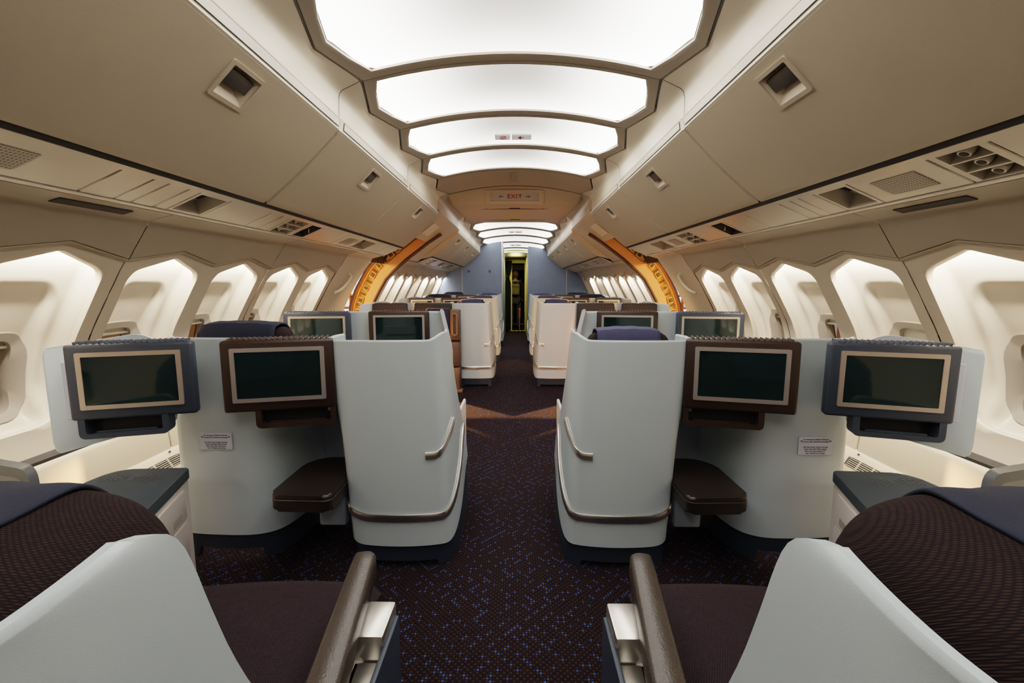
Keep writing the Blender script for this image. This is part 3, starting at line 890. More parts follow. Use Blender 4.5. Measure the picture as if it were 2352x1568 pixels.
for s in (-1, 1):
    nm = 'wall_left' if s < 0 else 'wall_right'
    wl = empty(nm, (0, 0, 0), kind='structure')
    nb = 4
    win = {4: 'half', 5: 'half', 6: 'half', 7: 'half', 8: 'half'} if s < 0 else {4: 'closed', 5: 'open', 6: 'open', 3: 'open'}
    if s > 0: win = {4: 'closed', 3: 'open', 5: 'open'}
    else: win = {3: 'open', 4: 'open'}
    wall_cells(s, wl, YJ-nb*CW, CW, 8, 2, 0, win=win)
    yend = YJ+4*CW
    for a, b_ in ((YJ-4*CW, YJ-2*CW), (YJ-2*CW, YJ), (YJ, YJ+2*CW), (YJ+2*CW, yend)): valance(s, wl, a, b_, 0, CW, YJ)
    # end panel beside the doorway
    bm = bmesh.new(); rows = []
    for y in (yend+.004, yend+.012, 5.0, DOOR0-.02, DOOR0, DOOR0+.004, DOOR0+.0):
        last = y >= DOOR0
        pr = [(1.60, 1.60), (1.602, 1.572), (1.70, 1.546), (1.712, 1.541), (1.722, 1.53)]+[(wx(z)-.008, z) for z in (1.45, 1.38, 1.25, 1.1, .97, .85, .7, .55, .445)]
        rows.append([tp(s, a+(.0 if not last else (.004 if y == DOOR0 else .06)), y, z) for a, z in pr])
    rows[-2] = rows[-2]
    grid(bm, rows); finish('end_panel', bm, M['bay'], wl)
    # rail between service strip and wall, inner rail, slots
    bm = bmesh.new()
    for ya, yb in ((-.4, 5.6), (7.42, 9.6 if s < 0 else 10.1)):
        n = 1 if ya < 1 else 8
        ysl = [lerp(ya, yb, i/n) for i in range(n+1)]
        for q0, q1, dd in ((-.09, .045, .006), (.955, 1.03, .004)):
            rows = []
            for y in ysl: rows.append([tp(s, *((lambda t: (t[0], y, t[1]))(ps(q, d)))) for q, d in ((q0, -.02), (q0, dd), (q1, dd), (q1, -.02))])
            grid(bm, rows)
    finish('service_rail', bm, M['psu'], wl)
    bm = bmesh.new()
    for ya, yb in ((-.4, 5.6), (7.42, 9.6 if s < 0 else 10.1)):
        n = 1 if ya < 1 else 8
        rows = [[tp(s, a, y, z) for a, z in ((1.36, 1.72), (1.40, 1.70), (1.55, 1.66), (1.63, 1.62))] for y in [lerp(ya, yb, i/n) for i in range(n+1)]]
        grid(bm, rows)
    finish('service_backing', bm, M['seam'], wl)
    bm = bmesh.new()
    bx(bm, 1.64, 1.685, 1.70, 2.02, 0, 1, fn=lambda v: tp(s, v.x, v.y, 1.575-.265*(v.x-1.6)-.0035-.003*v.z)); finish('air_slot', bm, M['dark'], wl)
    # dado with sloping grille strip
    bm = bmesh.new()
    for i in range(6):
        ya = YJ-2.03+i*1.27-.06-1.27; yb = min(ya+1.262, DOOR0)
        rows = []
        for y in (ya, ya+.004, yb-.004, yb):
            e = .008 if y in (ya, yb) else 0
            rows.append([tp(s, a+e, y, z) for a, z in ((2.115, .452), (2.10, .445), (2.085, .42), (2.07, .27), (2.065, .255))])
        grid(bm, rows)
    finish('dado_panel', bm, M['dado'], wl)
    bm = bmesh.new()
    grid(bm, [[tp(s, a, y, z) for a, z in ((2.075, .262), (2.055, .25), (1.985, .14), (1.98, .125), (2.0, 0))] for y in (-1.5, DOOR0)])
    finish('grille_strip', bm, M['dado'], wl)
    bm = bmesh.new(); grid(bm, [[tp(s, a, y, z) for a, z in ((2.19, .5), (2.10, .46), (2.10, .0))] for y in (-1.5, DOOR0)]); finish('dado_backing', bm, M['seam'], wl)
    # return-air grilles
    for gy in (2.40, 1.1):
        G = bmesh.new()
        gf = lambda p, q, d: tp(s, lerp(2.045, 1.995, q)-d*.8, p, lerp(.235, .155, q)+d*.5)
        prism(G, rrect(gy, .5, .50, .62, .06), -.002, .001, gf)
        o = finish('air_grille', G, M['dark'], wl)
        G = bmesh.new()
        for k in range(5): prism(G, [(gy-.235, .26+k*.12), (gy+.235, .26+k*.12), (gy+.235, .30+k*.12), (gy-.235, .30+k*.12)], .001, .006, gf)
        for k in range(4): prism(G, [(gy-.15+k*.1, .2), (gy-.14+k*.1, .2), (gy-.14+k*.1, .8), (gy-.15+k*.1, .8)], .001, .004, gf)
        finish('grille_bars', G, M['dado'], o)
    bm = bmesh.new()
    for k in range(12):
        p = tp(s, 2.052, 1.2+k*.28, .247); tube(bm, [p, p+Vector((-s*.006, 0, .002))], .006, 8)
    finish('screw_heads', bm, M['latch'], wl)
    # seam backing strips
    bm = bmesh.new()
    for y in (YJ-2*CW, YJ, YJ+2*CW, yend):
        grid(bm, [[tp(s, wx(z)+.012, yy, z) for z in (.445, .6, .8, 1.0, 1.2, 1.38, 1.52)] for yy in (y-.02, y+.02)])
        grid(bm, [[tp(s, a, yy, z) for a, z in ((1.61, 1.585), (1.72, 1.556), (1.745, 1.535), (1.85, 1.40))] for yy in (y-.02, y+.02)])
    finish('seam_strip', bm, M['seam'], wl)
    # front cabin wall
    nc = 7 if s < 0 else 8
    wall_cells(s, wl, 6.86, .39, nc, 1, 0, lo_res=True)
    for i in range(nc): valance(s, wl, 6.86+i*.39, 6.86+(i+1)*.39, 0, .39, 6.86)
    bm = bmesh.new(); grid(bm, [[tp(s, wx(z)-.006, y, z) for z in (1.53, 1.4, 1.25, 1.0, .8, .445, 0)] for y in (DOOR1, 6.86)]); finish('jamb_trim', bm, M['cream'], wl)
    bm = bmesh.new(); grid(bm, [[tp(s, a, y, z) for a, z in ((2.12, .45), (2.05, 0))] for y in [6.7+.4*i for i in range(9)]]); finish('front_dado', bm, M['dado'], wl)
    bm = bmesh.new(); grid(bm, [[tp(s, wx(z)+.2, y, z) for z in (0, .45, .8, 1.1, 1.38, 1.6)] for y in (6.86, 7.3, 8, 8.8, 9.6, 10.2)]); finish('outer_skin', bm, M['seam'], wl)

# grab handles beside the doorway
for s in (-1, 1):
    root = empty('grab_handle', (0, 0, 0), 'cream curved grab handle on the wall beside the doorway, %s' % SD[s], 'handle')
    bm = bmesh.new()
    pts = []
    for i in range(13):
        t = i/12; z = lerp(1.345, 1.15, t); y = lerp(5.13, 5.0, t)
        out = .045*math.sin(PI*t)**.5
        pts.append(tp(s, wx(z)-.016-out*1.3, y, z))
    tube(bm, pts, .017, 10); finish('grip', bm, M['handle'], root)
    bm = bmesh.new()
    for p in (pts[0], pts[-1]): box(bm, p, (.02, .04, .04), .008)
    finish('mount', bm, M['handle'], root)

# outer skin over the cabin roof, its aft part and the doorway side
bm = bmesh.new()
for s in (-1, 1):
    grid(bm, [[Vector((s*a, y, z)) for a, z in ((1.93, 1.53), (1.75, 1.85), (1.2, 2.35), (.6, 2.58), (0, 2.66))] for y in (-1.6, 5.6, 6.9)])
    grid(bm, [[tp(s, a, y, z) for a, z in ((1.93, 1.53), (1.75, 1.85), (1.2, 2.35), (.6, 2.58), (0, 2.66))] for y in (6.9, 7.3, 8, 9, 10, 11)])
    grid(bm, [[Vector((s*(wx(z)+.2), y, z)) for z in (0, .45, .8, 1.1, 1.38, 1.6)] for y in (YJ+4*CW, DOOR0)])
    grid(bm, [[Vector((s*(wx(z)+.2), y, z)) for z in (0, .45, .8, 1.1, 1.38, 1.6)] for y in (-1.6, YJ-4*CW)])
C(finish('outer_skin', bm, M['seam']))
# rear wall behind the camera
bm = bmesh.new(); bx(bm, -2.3, 2.3, -1.62, -1.58, 0, 2.5); tag(finish('wall_back', bm, M['cream']), kind='structure')

# ------------------------------------------------------------------ doorways (exposed forward jamb)
for s, nm in ((-1, 'door_1'), (1, 'door_2')):
    root = empty(nm, (0, 0, 0), kind='structure')
    zs = [0, .3, .6, .85, 1.0, 1.15, 1.3, 1.42, 1.53, 1.60, 1.70, 1.83, 1.95]
    def prof(z):
        if z <= 1.36: return wx(z)
        return interp([(1.36, wx(1.36)), (1.60, 1.56), (1.83, 1.25), (1.95, 1.06)], z)
    def nrm(z):
        e = .02; da = prof(z+e)-prof(z-e); L = math.hypot(da, 2*e)
        return (2*e/L, -da/L)
    def off(z, d):
        n = nrm(z); return prof(z)+n[0]*d, z+n[1]*d
    def band(bm, d0, d1, ya, yb=None, lip=0):
        rows = [[Vector((s*off(z, d)[0], y, off(z, d)[1])) for z in zs] for d, y in ((d0, ya), (d1, yb or ya))]
        grid(bm, rows)
    bm = bmesh.new(); band(bm, .015, .145, DOOR1, DOOR1+.01); band(bm, .145, .145, DOOR1+.01, DOOR1+.10); finish('jamb_liner', bm, M['orange'], root)
    bm = bmesh.new(); band(bm, .14, .285, DOOR1+.08, DOOR1+.05); finish('rib_channel', bm, M['primer'], root)
    bm = bmesh.new()
    band(bm, .28, .30, DOOR1+.045, DOOR1-.02); band(bm, .25, .26, DOOR1+.035, DOOR1+.03); band(bm, .16, .17, DOOR1+.05, DOOR1+.05)
    finish('channel_flange', bm, M['orange'], root)
    bm = bmesh.new(); band(bm, .298, .325, DOOR1-.02, DOOR1-.03); finish('outer_edge', bm, M['edge'], root)
    bm = bmesh.new(); tube(bm, [Vector((s*off(z, .0)[0], DOOR1-.005, off(z, 0)[1])) for z in zs], .022, 8); finish('door_seal', bm, M['seal'], root)
    for i, z in enumerate((.62, .80, .93, 1.08, 1.26, 1.36, 1.50, 1.58)):
        bm = bmesh.new()
        c0 = off(z, .21)
        rt = Matrix.Rotation(s*math.atan2(nrm(z)[1], nrm(z)[0])*-1, 3, 'Y')
        box(bm, (s*c0[0], DOOR1+.05, c0[1]), (.09, .03, .075 if i % 2 else .10), .008, rot=rt)
        cl = finish('rib_pocket', bm, M['primer'], root)
        bm = bmesh.new(); box(bm, (s*c0[0], DOOR1+.034, c0[1]), (.06, .012, .045 if i % 2 else .06), .006, rot=rt); finish('pocket_hole', bm, M['primerdark'], cl)
    bm = bmesh.new()
    for z in (.7, .87, 1.0, 1.17, 1.31, 1.43, 1.54):
        c0 = off(z, .24); c1 = off(z, .17)
        tube(bm, [(s*c0[0], DOOR1+.03, c0[1]), (s*c1[0], DOOR1+.02, c1[1])], .012, 6)
    finish('fittings', bm, M['primerdark'], root)
    # aft side of the opening: cut edge of the fuselage skin
    bm = bmesh.new(); grid(bm, [[Vector((s*(wx(z)+d), DOOR0+.002, z)) for z in (0, .44, .7, .85, .97, 1.1, 1.25, 1.38, 1.53)] for d in (-.005, .05)]); finish('aft_edge', bm, M['cream'], root)

# ------------------------------------------------------------------ bulkheads and flight deck
bh = empty('wall_front', (0, 0, 0), kind='structure')
def bulk(s, x0, x1, y):
    bm = bmesh.new(); bx(bm, min(s*x0, s*x1), max(s*x0, s*x1), y, y+.03, 0, 2.35); finish('bulkhead_panel', bm, M['bulk'], bh)
    bm = bmesh.new(); bx(bm, s*1.12-.005, s*1.12+.005, y-.006, y, 0, 2.2); finish('bulkhead_joint', bm, M['bulktrim'], bh)
bulk(-1, .285, 2.2, 9.62); bulk(1, .275, 2.2, 10.12)
bm = bmesh.new()
bx(bm, -.30, -.262, 9.60, 9.68, 0, 2.3, .012); finish('bulkhead_edge', bm, M['bulktrim'], bh)
bm = bmesh.new(); bx(bm, -.29, -.27, 9.65, 12.0, 0, 2.3); bx(bm, .275, .295, 10.14, 12.0, 0, 2.3); finish('corridor_side', bm, M['bulk'], bh)
bm = bmesh.new()
for x, z in ((-.98, 1.50), (-.54, 1.50)):
    tube(bm, [(x, 9.622, z), (x, 9.612, z)], [.026, .022], 14)
finish('wall_studs', bm, M['latch'], bh)
bm = bmesh.new(); bx(bm, -.28, .29, 10.6, 12.0, 1.99, 2.02); bx(bm, -.28, .29, 10.58, 10.62, 1.97, 2.3); finish('corridor_ceiling', bm, M['yellow'], bh)
d3 = empty('door_3', (0, 0, 0), kind='structure')
bm = bmesh.new(); bx(bm, -.28, .27, 11.9, 11.95, 1.76, 2.0); bx(bm, .225, .285, 11.86, 11.95, 0, 1.78, .008); bx(bm, -.29, -.10, 11.92, 11.96, 0, 1.8); finish('door_frame', bm, M['yellow'], d3)
bm = bmesh.new(); bx(bm, .245, .285, 10.9, 10.94, 0, 1.85, .008); finish('door_leaf_edge', bm, M['yellow'], d3)
bm = bmesh.new(); bx(bm, -.2, .24, 11.86, 11.93, 0, .018, .004); th = finish('threshold', bm, M['yellow'], d3)
bm = bmesh.new()
for k in range(3): bx(bm, -.05+k*.1, -.01+k*.1, 11.857, 11.862, .002, .016)
finish('threshold_marking', bm, M['black'], th)
bm = bmesh.new(); bx(bm, -1.2, 1.2, 14.0, 14.02, 0, 2.2); bx(bm, -1.2, -1.18, 11.96, 14.0, 0, 2.2); bx(bm, 1.18, 1.2, 11.96, 14, 0, 2.2); bx(bm, -1.2, 1.2, 11.96, 14, 1.9, 1.92)
bx(bm, .28, 1.2, 11.94, 11.97, 0, 2.2); bx(bm, -1.2, -.28, 11.94, 11.97, 0, 2.2)
finish('flight_deck_shell', bm, M['black'], d3)
bm = bmesh.new(); bx(bm, -.35, .5, 13.2, 13.6, 1.62, 1.78, .03); tag(finish('instrument_console', bm, M['recess']), 'dim overhead instrument panel beyond the flight deck doorway', 'instrument panel')
# gathered curtain
bm = bmesh.new(); rows = []
for j in range(17):
    z = lerp(1.82, .03, j/16); pinch = 1-.62*math.exp(-((z-1.42)/.12)**2)
    wdt = lerp(.17, .15, j/16)*pinch; cx = -.205+(.02 if j < 4 else 0)
    rows.append([(cx+wdt*(i/40-.5), 11.74+.03*math.sin(i/40*2*PI*6), z) for i in range(41)])
grid(bm, rows); cur = finish('curtain', bm, M['curtain'])
tag(cur, 'dark gathered curtain tied back at the flight deck doorway', 'curtain')
bm = bmesh.new(); tube(bm, [(-.25, 11.70, 1.42), (-.205, 11.695, 1.415), (-.16, 11.70, 1.42)], .012, 8); finish('tie_band', bm, M['black'], cur)
bm = bmesh.new(); tube(bm, [(.10, 12.3, .32), (.10, 12.3, .54)], .018, 8); box(bm, (.10, 12.3, .56), (.05, .03, .05), .01)
tube(bm, [(.10, 12.3, .56), (.10, 12.32, 0.0)], .008, 6)
tag(finish('marker_post', bm, M['hiviz']), 'glowing red marker low in the dark flight deck doorway', 'marker')

# the person standing with their back to the cabin
def skinned(name, verts, edges, radii, m, parent=None, root=0):
    me = bpy.data.meshes.new(name); me.from_pydata(verts, edges, []); o = bpy.data.objects.new(name, me); COL.objects.link(o)
    md = o.modifiers.new('skin', 'SKIN')
    if not me.skin_vertices: me.attributes.new('skin', 'FLOAT', 'POINT') if False else None
    for i, r in enumerate(radii):
        sv = me.skin_vertices[0].data[i]; sv.radius = (r[0], r[1]) if isinstance(r, tuple) else (r, r)
    me.skin_vertices[0].data[root].use_root = True
    sb = o.modifiers.new('sub', 'SUBSURF'); sb.levels = 2; sb.render_levels = 2
    dg = bpy.context.evaluated_depsgraph_get()
    m2 = bpy.data.meshes.new_from_object(o.evaluated_get(dg))
    bpy.data.objects.remove(o); bpy.data.meshes.remove(me)
    m2.name = name; m2.materials.clear(); m2.materials.append(m)
    for p_ in m2.polygons: p_.use_smooth = True
    o = bpy.data.objects.new(name, m2); COL.objects.link(o)
    if parent: o.parent = parent
    return o
px, py = -.02, 12.55
H = 1.53/1.72
def V3(x, y, z): return (px+x*H, py+y*H, z*H)
bv = [V3(0, 0, .92), V3(0, 0, 1.1), V3(0, -.01, 1.3), V3(0, -.01, 1.42), V3(0, 0, 1.50), V3(0, 0, 1.57), V3(0, .01, 1.64), V3(0, .0, 1.70),
      V3(.10, 0, .86), V3(.11, .01, .48), V3(.11, 0, .09), V3(.12, .10, .03), V3(-.10, 0, .86), V3(-.11, .01, .48), V3(-.11, 0, .09), V3(-.12, .10, .03),
      V3(.18, 0, 1.40), V3(.24, .02, 1.13), V3(.22, .14, .92), V3(.21, .19, .84), V3(-.18, 0, 1.40), V3(-.24, .02, 1.13), V3(-.22, .14, .92), V3(-.21, .19, .84)]
be = [(0, 1), (1, 2), (2, 3), (3, 4), (4, 5), (5, 6), (6, 7), (0, 8), (8, 9), (9, 10), (10, 11), (0, 12), (12, 13), (13, 14), (14, 15), (3, 16), (16, 17), (17, 18), (18, 19), (3, 20), (20, 21), (21, 22), (22, 23)]
br = [(.15, .11), (.14, .10), (.17, .11), (.15, .09), .055, (.075, .085), (.085, .105), .06, .085, .06, .042, .035, .085, .06, .042, .035, .065, .05, .038, .035, .065, .05, .038, .035]
body = skinned('person', bv, be, [tuple(c*H for c in r) if isinstance(r, tuple) else r*H for r in br], M['skin'])
tag(body, 'person in dark jacket and jeans seen from behind wearing a canvas backpack', 'person')
jk = skinned('jacket', bv[:5]+[bv[16], bv[17], bv[18], bv[20], bv[21], bv[22]], [(0, 1), (1, 2), (2, 3), (3, 4), (3, 5), (5, 6), (6, 7), (3, 8), (8, 9), (9, 10)],
             [(.175*H, .13*H), (.165*H, .12*H), (.19*H, .13*H), (.165*H, .105*H), .06*H, .08*H, .062*H, .05*H, .08*H, .062*H, .05*H], M['coatb'], body)
skinned('jeans', [bv[0]]+bv[8:11]+bv[12:15], [(0, 1), (1, 2), (2, 3), (0, 4), (4, 5), (5, 6)], [(.16*H, .12*H), .1*H, .075*H, .06*H, .1*H, .075*H, .06*H], M['jeans'], body)
bm = bmesh.new(); bmesh.ops.create_uvsphere(bm, u_segments=20, v_segments=14, radius=.125*H)
for v in bm.verts:
    v.co = Vector((v.co.x*.86, v.co.y*1.0, v.co.z*1.02))
bmesh.ops.delete(bm, geom=[v for v in bm.verts if v.co.z < -.075 or (v.co.y > .06 and v.co.z < .03)], context='VERTS')
for v in bm.verts: v.co += Vector(V3(0, -.005, 1.655))
finish('hair', bm, M['hair'], body)
bp_ = empty('backpack', (px, py-.16*H, 1.2*H), 'small olive canvas backpack worn by the person in the doorway', 'backpack')
bm = bmesh.new(); box(bm, (0, -.04, 0), (.24, .10, .30), .04, 3); box(bm, (0, -.10, -.06), (.18, .04, .13), .02, 2); finish('bag', bm, M['pack'], bp_)
bm = bmesh.new(); box(bm, (0, -.045, .11), (.245, .115, .10), .04, 3); finish('flap', bm, M['pack'], bp_)
bm = bmesh.new()
for sg in (-1, 1): tube(bm, [(sg*.03, .0, .15), (sg*.10, .02, .22), (sg*.15, .06, .27)], .012, 6)
finish('strap', bm, M['pack'], bp_)

# ------------------------------------------------------------------ hangar outside the doorways
hg = empty('hangar', (0, 0, 0), kind='structure')
for s in (-1, 1):
    bm = bmesh.new(); bx(bm, min(s*2.9, s*12), max(s*2.9, s*12), 17, 17.1, -3, 9); finish('hangar_wall', bm, M['hangar'], hg)
    bm = bmesh.new(); bx(bm, s*12-.05, s*12+.05, -3, 17, -3, 9); finish('hangar_side', bm, M['hangarside'], hg)
    sc = empty('scaffold', (s*4.4, 13.2, -3), 'orange tubular scaffold railing outside the doorway, %s' % SD[s], 'scaffold')
    bm = bmesh.new()
    for x in (-1.2, -.4, .4, 1.0): tube(bm, [(x, 0, 0), (x, 0, 3.95)], .045, 8)
    finish('post', bm, M['scaffold'], sc)
    bm = bmesh.new()
    for z in (3.15, 3.55, 3.9): tube(bm, [(-1.25, 0, z), (1.05, 0, z)], .04, 8)
    finish('railing', bm, M['scaffold'], sc)
    bm = bmesh.new(); bx(bm, -1.3, 1.1, -.02, .02, 2.5, 3.35); finish('sheet', bm, M['tarp'], sc)

# ------------------------------------------------------------------ seats
def yend_of(z):
    return interp([(0, .66), (.40, .62), (.55, .505), (.65, .435), (.70, .408), (.762, .376), (.81, .356), (.854, .341), (.90, .328), (.935, .319), (.965, .312), (.985, .306), (1.0, .300), (1.012, .292), (1.021, .281), (1.028, .266), (1.034, .24)], z)
ST = [(.752, .14), (.768, .08), (.765, .015), (.705, -.004), (.52, -.014), (.37, .0), (.305, .015), (.278, .09), (.281, .17), (.292, .29)]
SB = [(.700, .50), (.712, .22), (.712, .03), (.655, -.012), (.48, -.027), (.33, -.012), (.248, .018), (.228, .12), (.232, .3), (.24, .62)]
def shell_path(u, z):
    t = clamp((z-.1)/.92)
    c = [(lerp(b[0], a[0], t), lerp(b[1], a[1], t)) for a, b in zip(ST, SB)]
    k = 1-sst(.60, .68, z)
    c[0] = (c[0][0], lerp(.14, .50, k)); c[1] = (c[1][0], lerp(.08, .24, k))
    ye = yend_of(z)
    c[9] = (c[9][0], ye); c[8] = (c[8][0], lerp(.10, ye, .62)); c[7] = (c[7][0], lerp(.05, ye, .30))
    p = bspl([Vector(q) for q in c], u); return (p.x, p.y)
def sh_bot(u): return .106+.04*(1-sst(.1, .32, u))+.16*sst(.66, 1.0, u)
def sh_top(u): return 1.008+.012*(1-sst(.08, .25, u))+.024*sst(.60, .8, u)
CU = [(1.505, 0.11), (1.495, 0.07), (1.43, 0.045), (1.22, 0.035), (1.1, 0.045), (1.0, 0.055), (0.9, 0.065), (0.82, 0.075), (0.745, 0.085)]
CL = [(1.505, 0.11), (1.495, 0.07), (1.43, 0.045), (1.22, 0.033), (1.12, 0.045), (1.05, 0.095), (1.015, 0.215), (1.0, 0.385), (1.0, 0.545)]
def wall_path(u, z):
    t = sst(.55, .70, z)
    p = bspl([Vector((lerp(b[0], a[0], t), lerp(b[1], a[1], t))) for a, b in zip(CU, CL)], u); return (p.x, p.y)

def monitor(root, s, ac, yc, zc, w, h, yaw, m, bez, tray, blank=False, low=False):
    e = Vector((math.cos(yaw), -math.sin(yaw))); nb = Vector((math.sin(yaw), math.cos(yaw)))
    def W(p, d, z): return Vector((s*(ac+p*e.x+d*nb.x), yc+p*e.y+d*nb.y, zc+z))
    fv = lambda v: W(v.x, v.y, v.z)
    bm = bmesh.new()
    box(bm, (0, .022, 0), (w, .05, h), .012, 3, fv)
    box(bm, (0, .065, -.004), (w-.05, .06, h-.03), .014, 2, fv)
    body = finish('monitor', bm, m, root)
    if not blank:
        pf = lambda p, q, d: W(p, -d, q)
        bm = bmesh.new(); iw, ih = w-.075, h-.072
        ring_prism(bm, rrect(0, .006, iw, ih, .006), rrect(0, .006, iw-.034, ih-.032, .003), -.005, .0095, pf); finish('bezel', bm, bez, body)
        bm = bmesh.new(); prism(bm, rrect(0, .006, iw-.03, ih-.028, .002), -.005, .0055, pf); finish('screen', bm, M['screen'], body)
    bm = bmesh.new()
    n = 19
    for i in range(n):
        p = lerp(-w/2+.03, w/2-.03, i/(n-1))
        box(bm, (p, .042, h/2+.003), (.005, .07, .012), .0015, 1, fv, rot=Matrix.Rotation(.25, 3, 'Y'))
    finish('vent_slats', bm, m, body)
    if tray:
        t0, t1 = tray; th_ = .072
        bm = bmesh.new()
        tf = lambda p, q, d: W(p, d, q)
        z_t, z_b = -h/2+.012, -h/2-th_
        ring_prism(bm, round_poly([(t0, z_b), (t1, z_b), (t1, z_t), (t0, z_t)], [.024, .024, .004, .004]), round_poly([(t0+.022, z_b+.018), (t1-.022, z_b+.018), (t1-.022, z_t-.004), (t0+.022, z_t-.004)], [.012, .012, .003, .003]), .0, .06, tf)
        tr_ = finish('tray', bm, m, body)
        bm = bmesh.new(); bx(bm, t0+.02, t1-.02, .05, .055, z_b+.015, z_t, fn=fv); bx(bm, t0+.02, t1-.02, .012, .055, z_b+.016, z_b+.020, fn=fv); finish('tray_liner', bm, M['tray'], tr_)
        bm = bmesh.new(); bx(bm, t0+.045, t1-.05, .012, .018, z_b+.020, z_b+.026, fn=fv); finish('tray_stop', bm, m, tr_)
    return body

def placard(root, s, ac, z0, z1, w):
    R = -s  # reading direction: text runs in world +X
    X0 = s*ac
    f = lambda x, z, d: (X0+x, .029-d, (z0+z1)/2+z)
    h = z1-z0
    tilt = .015*0
    bm = bmesh.new(); prism(bm, rrect(0, 0, w, h, .003), -.004, .0008, f); c = finish('placard', bm, M['card'], root)
    bm = bmesh.new()
    ts = .0074*w/.135
    for i, t in enumerate(('No Stowage on Shelf or Ottoman', 'During Taxi, Takeoff and Landing')): text_bm(bm, t, ts, lambda x, y: f(x, h*.36-i*h*.125+y, .0014), bold=.0002)
    for i, t in enumerate(('Life Vest Under Center Armrest', 'Fasten Seat Belt While Seated', 'Stow and Latch Handset for', 'Taxi, Takeoff and Landing')): text_bm(bm, t, ts, lambda x, y: f(x, -h*.06-i*h*.115+y, .0014), bold=.0002)
    for sg in (-1, 1):
        ar = [(sg*(w*.455), 0), (sg*(w*.43), .004), (sg*(w*.43), .0018), (sg*(w*.395), .0018), (sg*(w*.395), -.0018), (sg*(w*.43), -.0018), (sg*(w*.43), -.004)]
        vs = [bm.verts.new(f(x, h*.27+z, .0014)) for x, z in ar]; bm.faces.new(vs)
    finish('lettering', bm, M['ink'], c, recalc=False)

def headrest(root, s, ac, yc, zt, w, m, turn=0., fabric=True):
    bm = bmesh.new()
    def F(v):
        c, sn = math.cos(turn), math.sin(turn)
        return Vector((s*(ac+v.x*c+v.y*sn), yc-v.x*sn+v.y*c, zt+v.z))
    if fabric:
        box(bm, (.015, .055, -.195), (w+.10, .14, .36), .06, 4, F); fb = finish('backrest', bm, M['back'], root); bm = bmesh.new()
    # cloth cover: draped over the top
    rows = []
    n = 14
    for i in range(n+1):
        x = lerp(-w/2, w/2, i/n); wob = .0012*math.sin(i*1.7)
        sag = .010*(abs(2*i/n-1))**3
        pr = [(-.045, -.16), (-.048+wob, -.08), (-.042, -.025), (-.02, .004), (.03, .012), (.08, .006), (.115, -.02), (.13, -.08), (.132, -.15)]
        rows.append([F(Vector((x, y, z-sag+wob))) for y, z in pr])
    grid(bm, rows); o = finish('headrest_cover', bm, m, root)
    md = o.modifiers.new('thick', 'SOLIDIFY'); md.thickness = .008
    return o

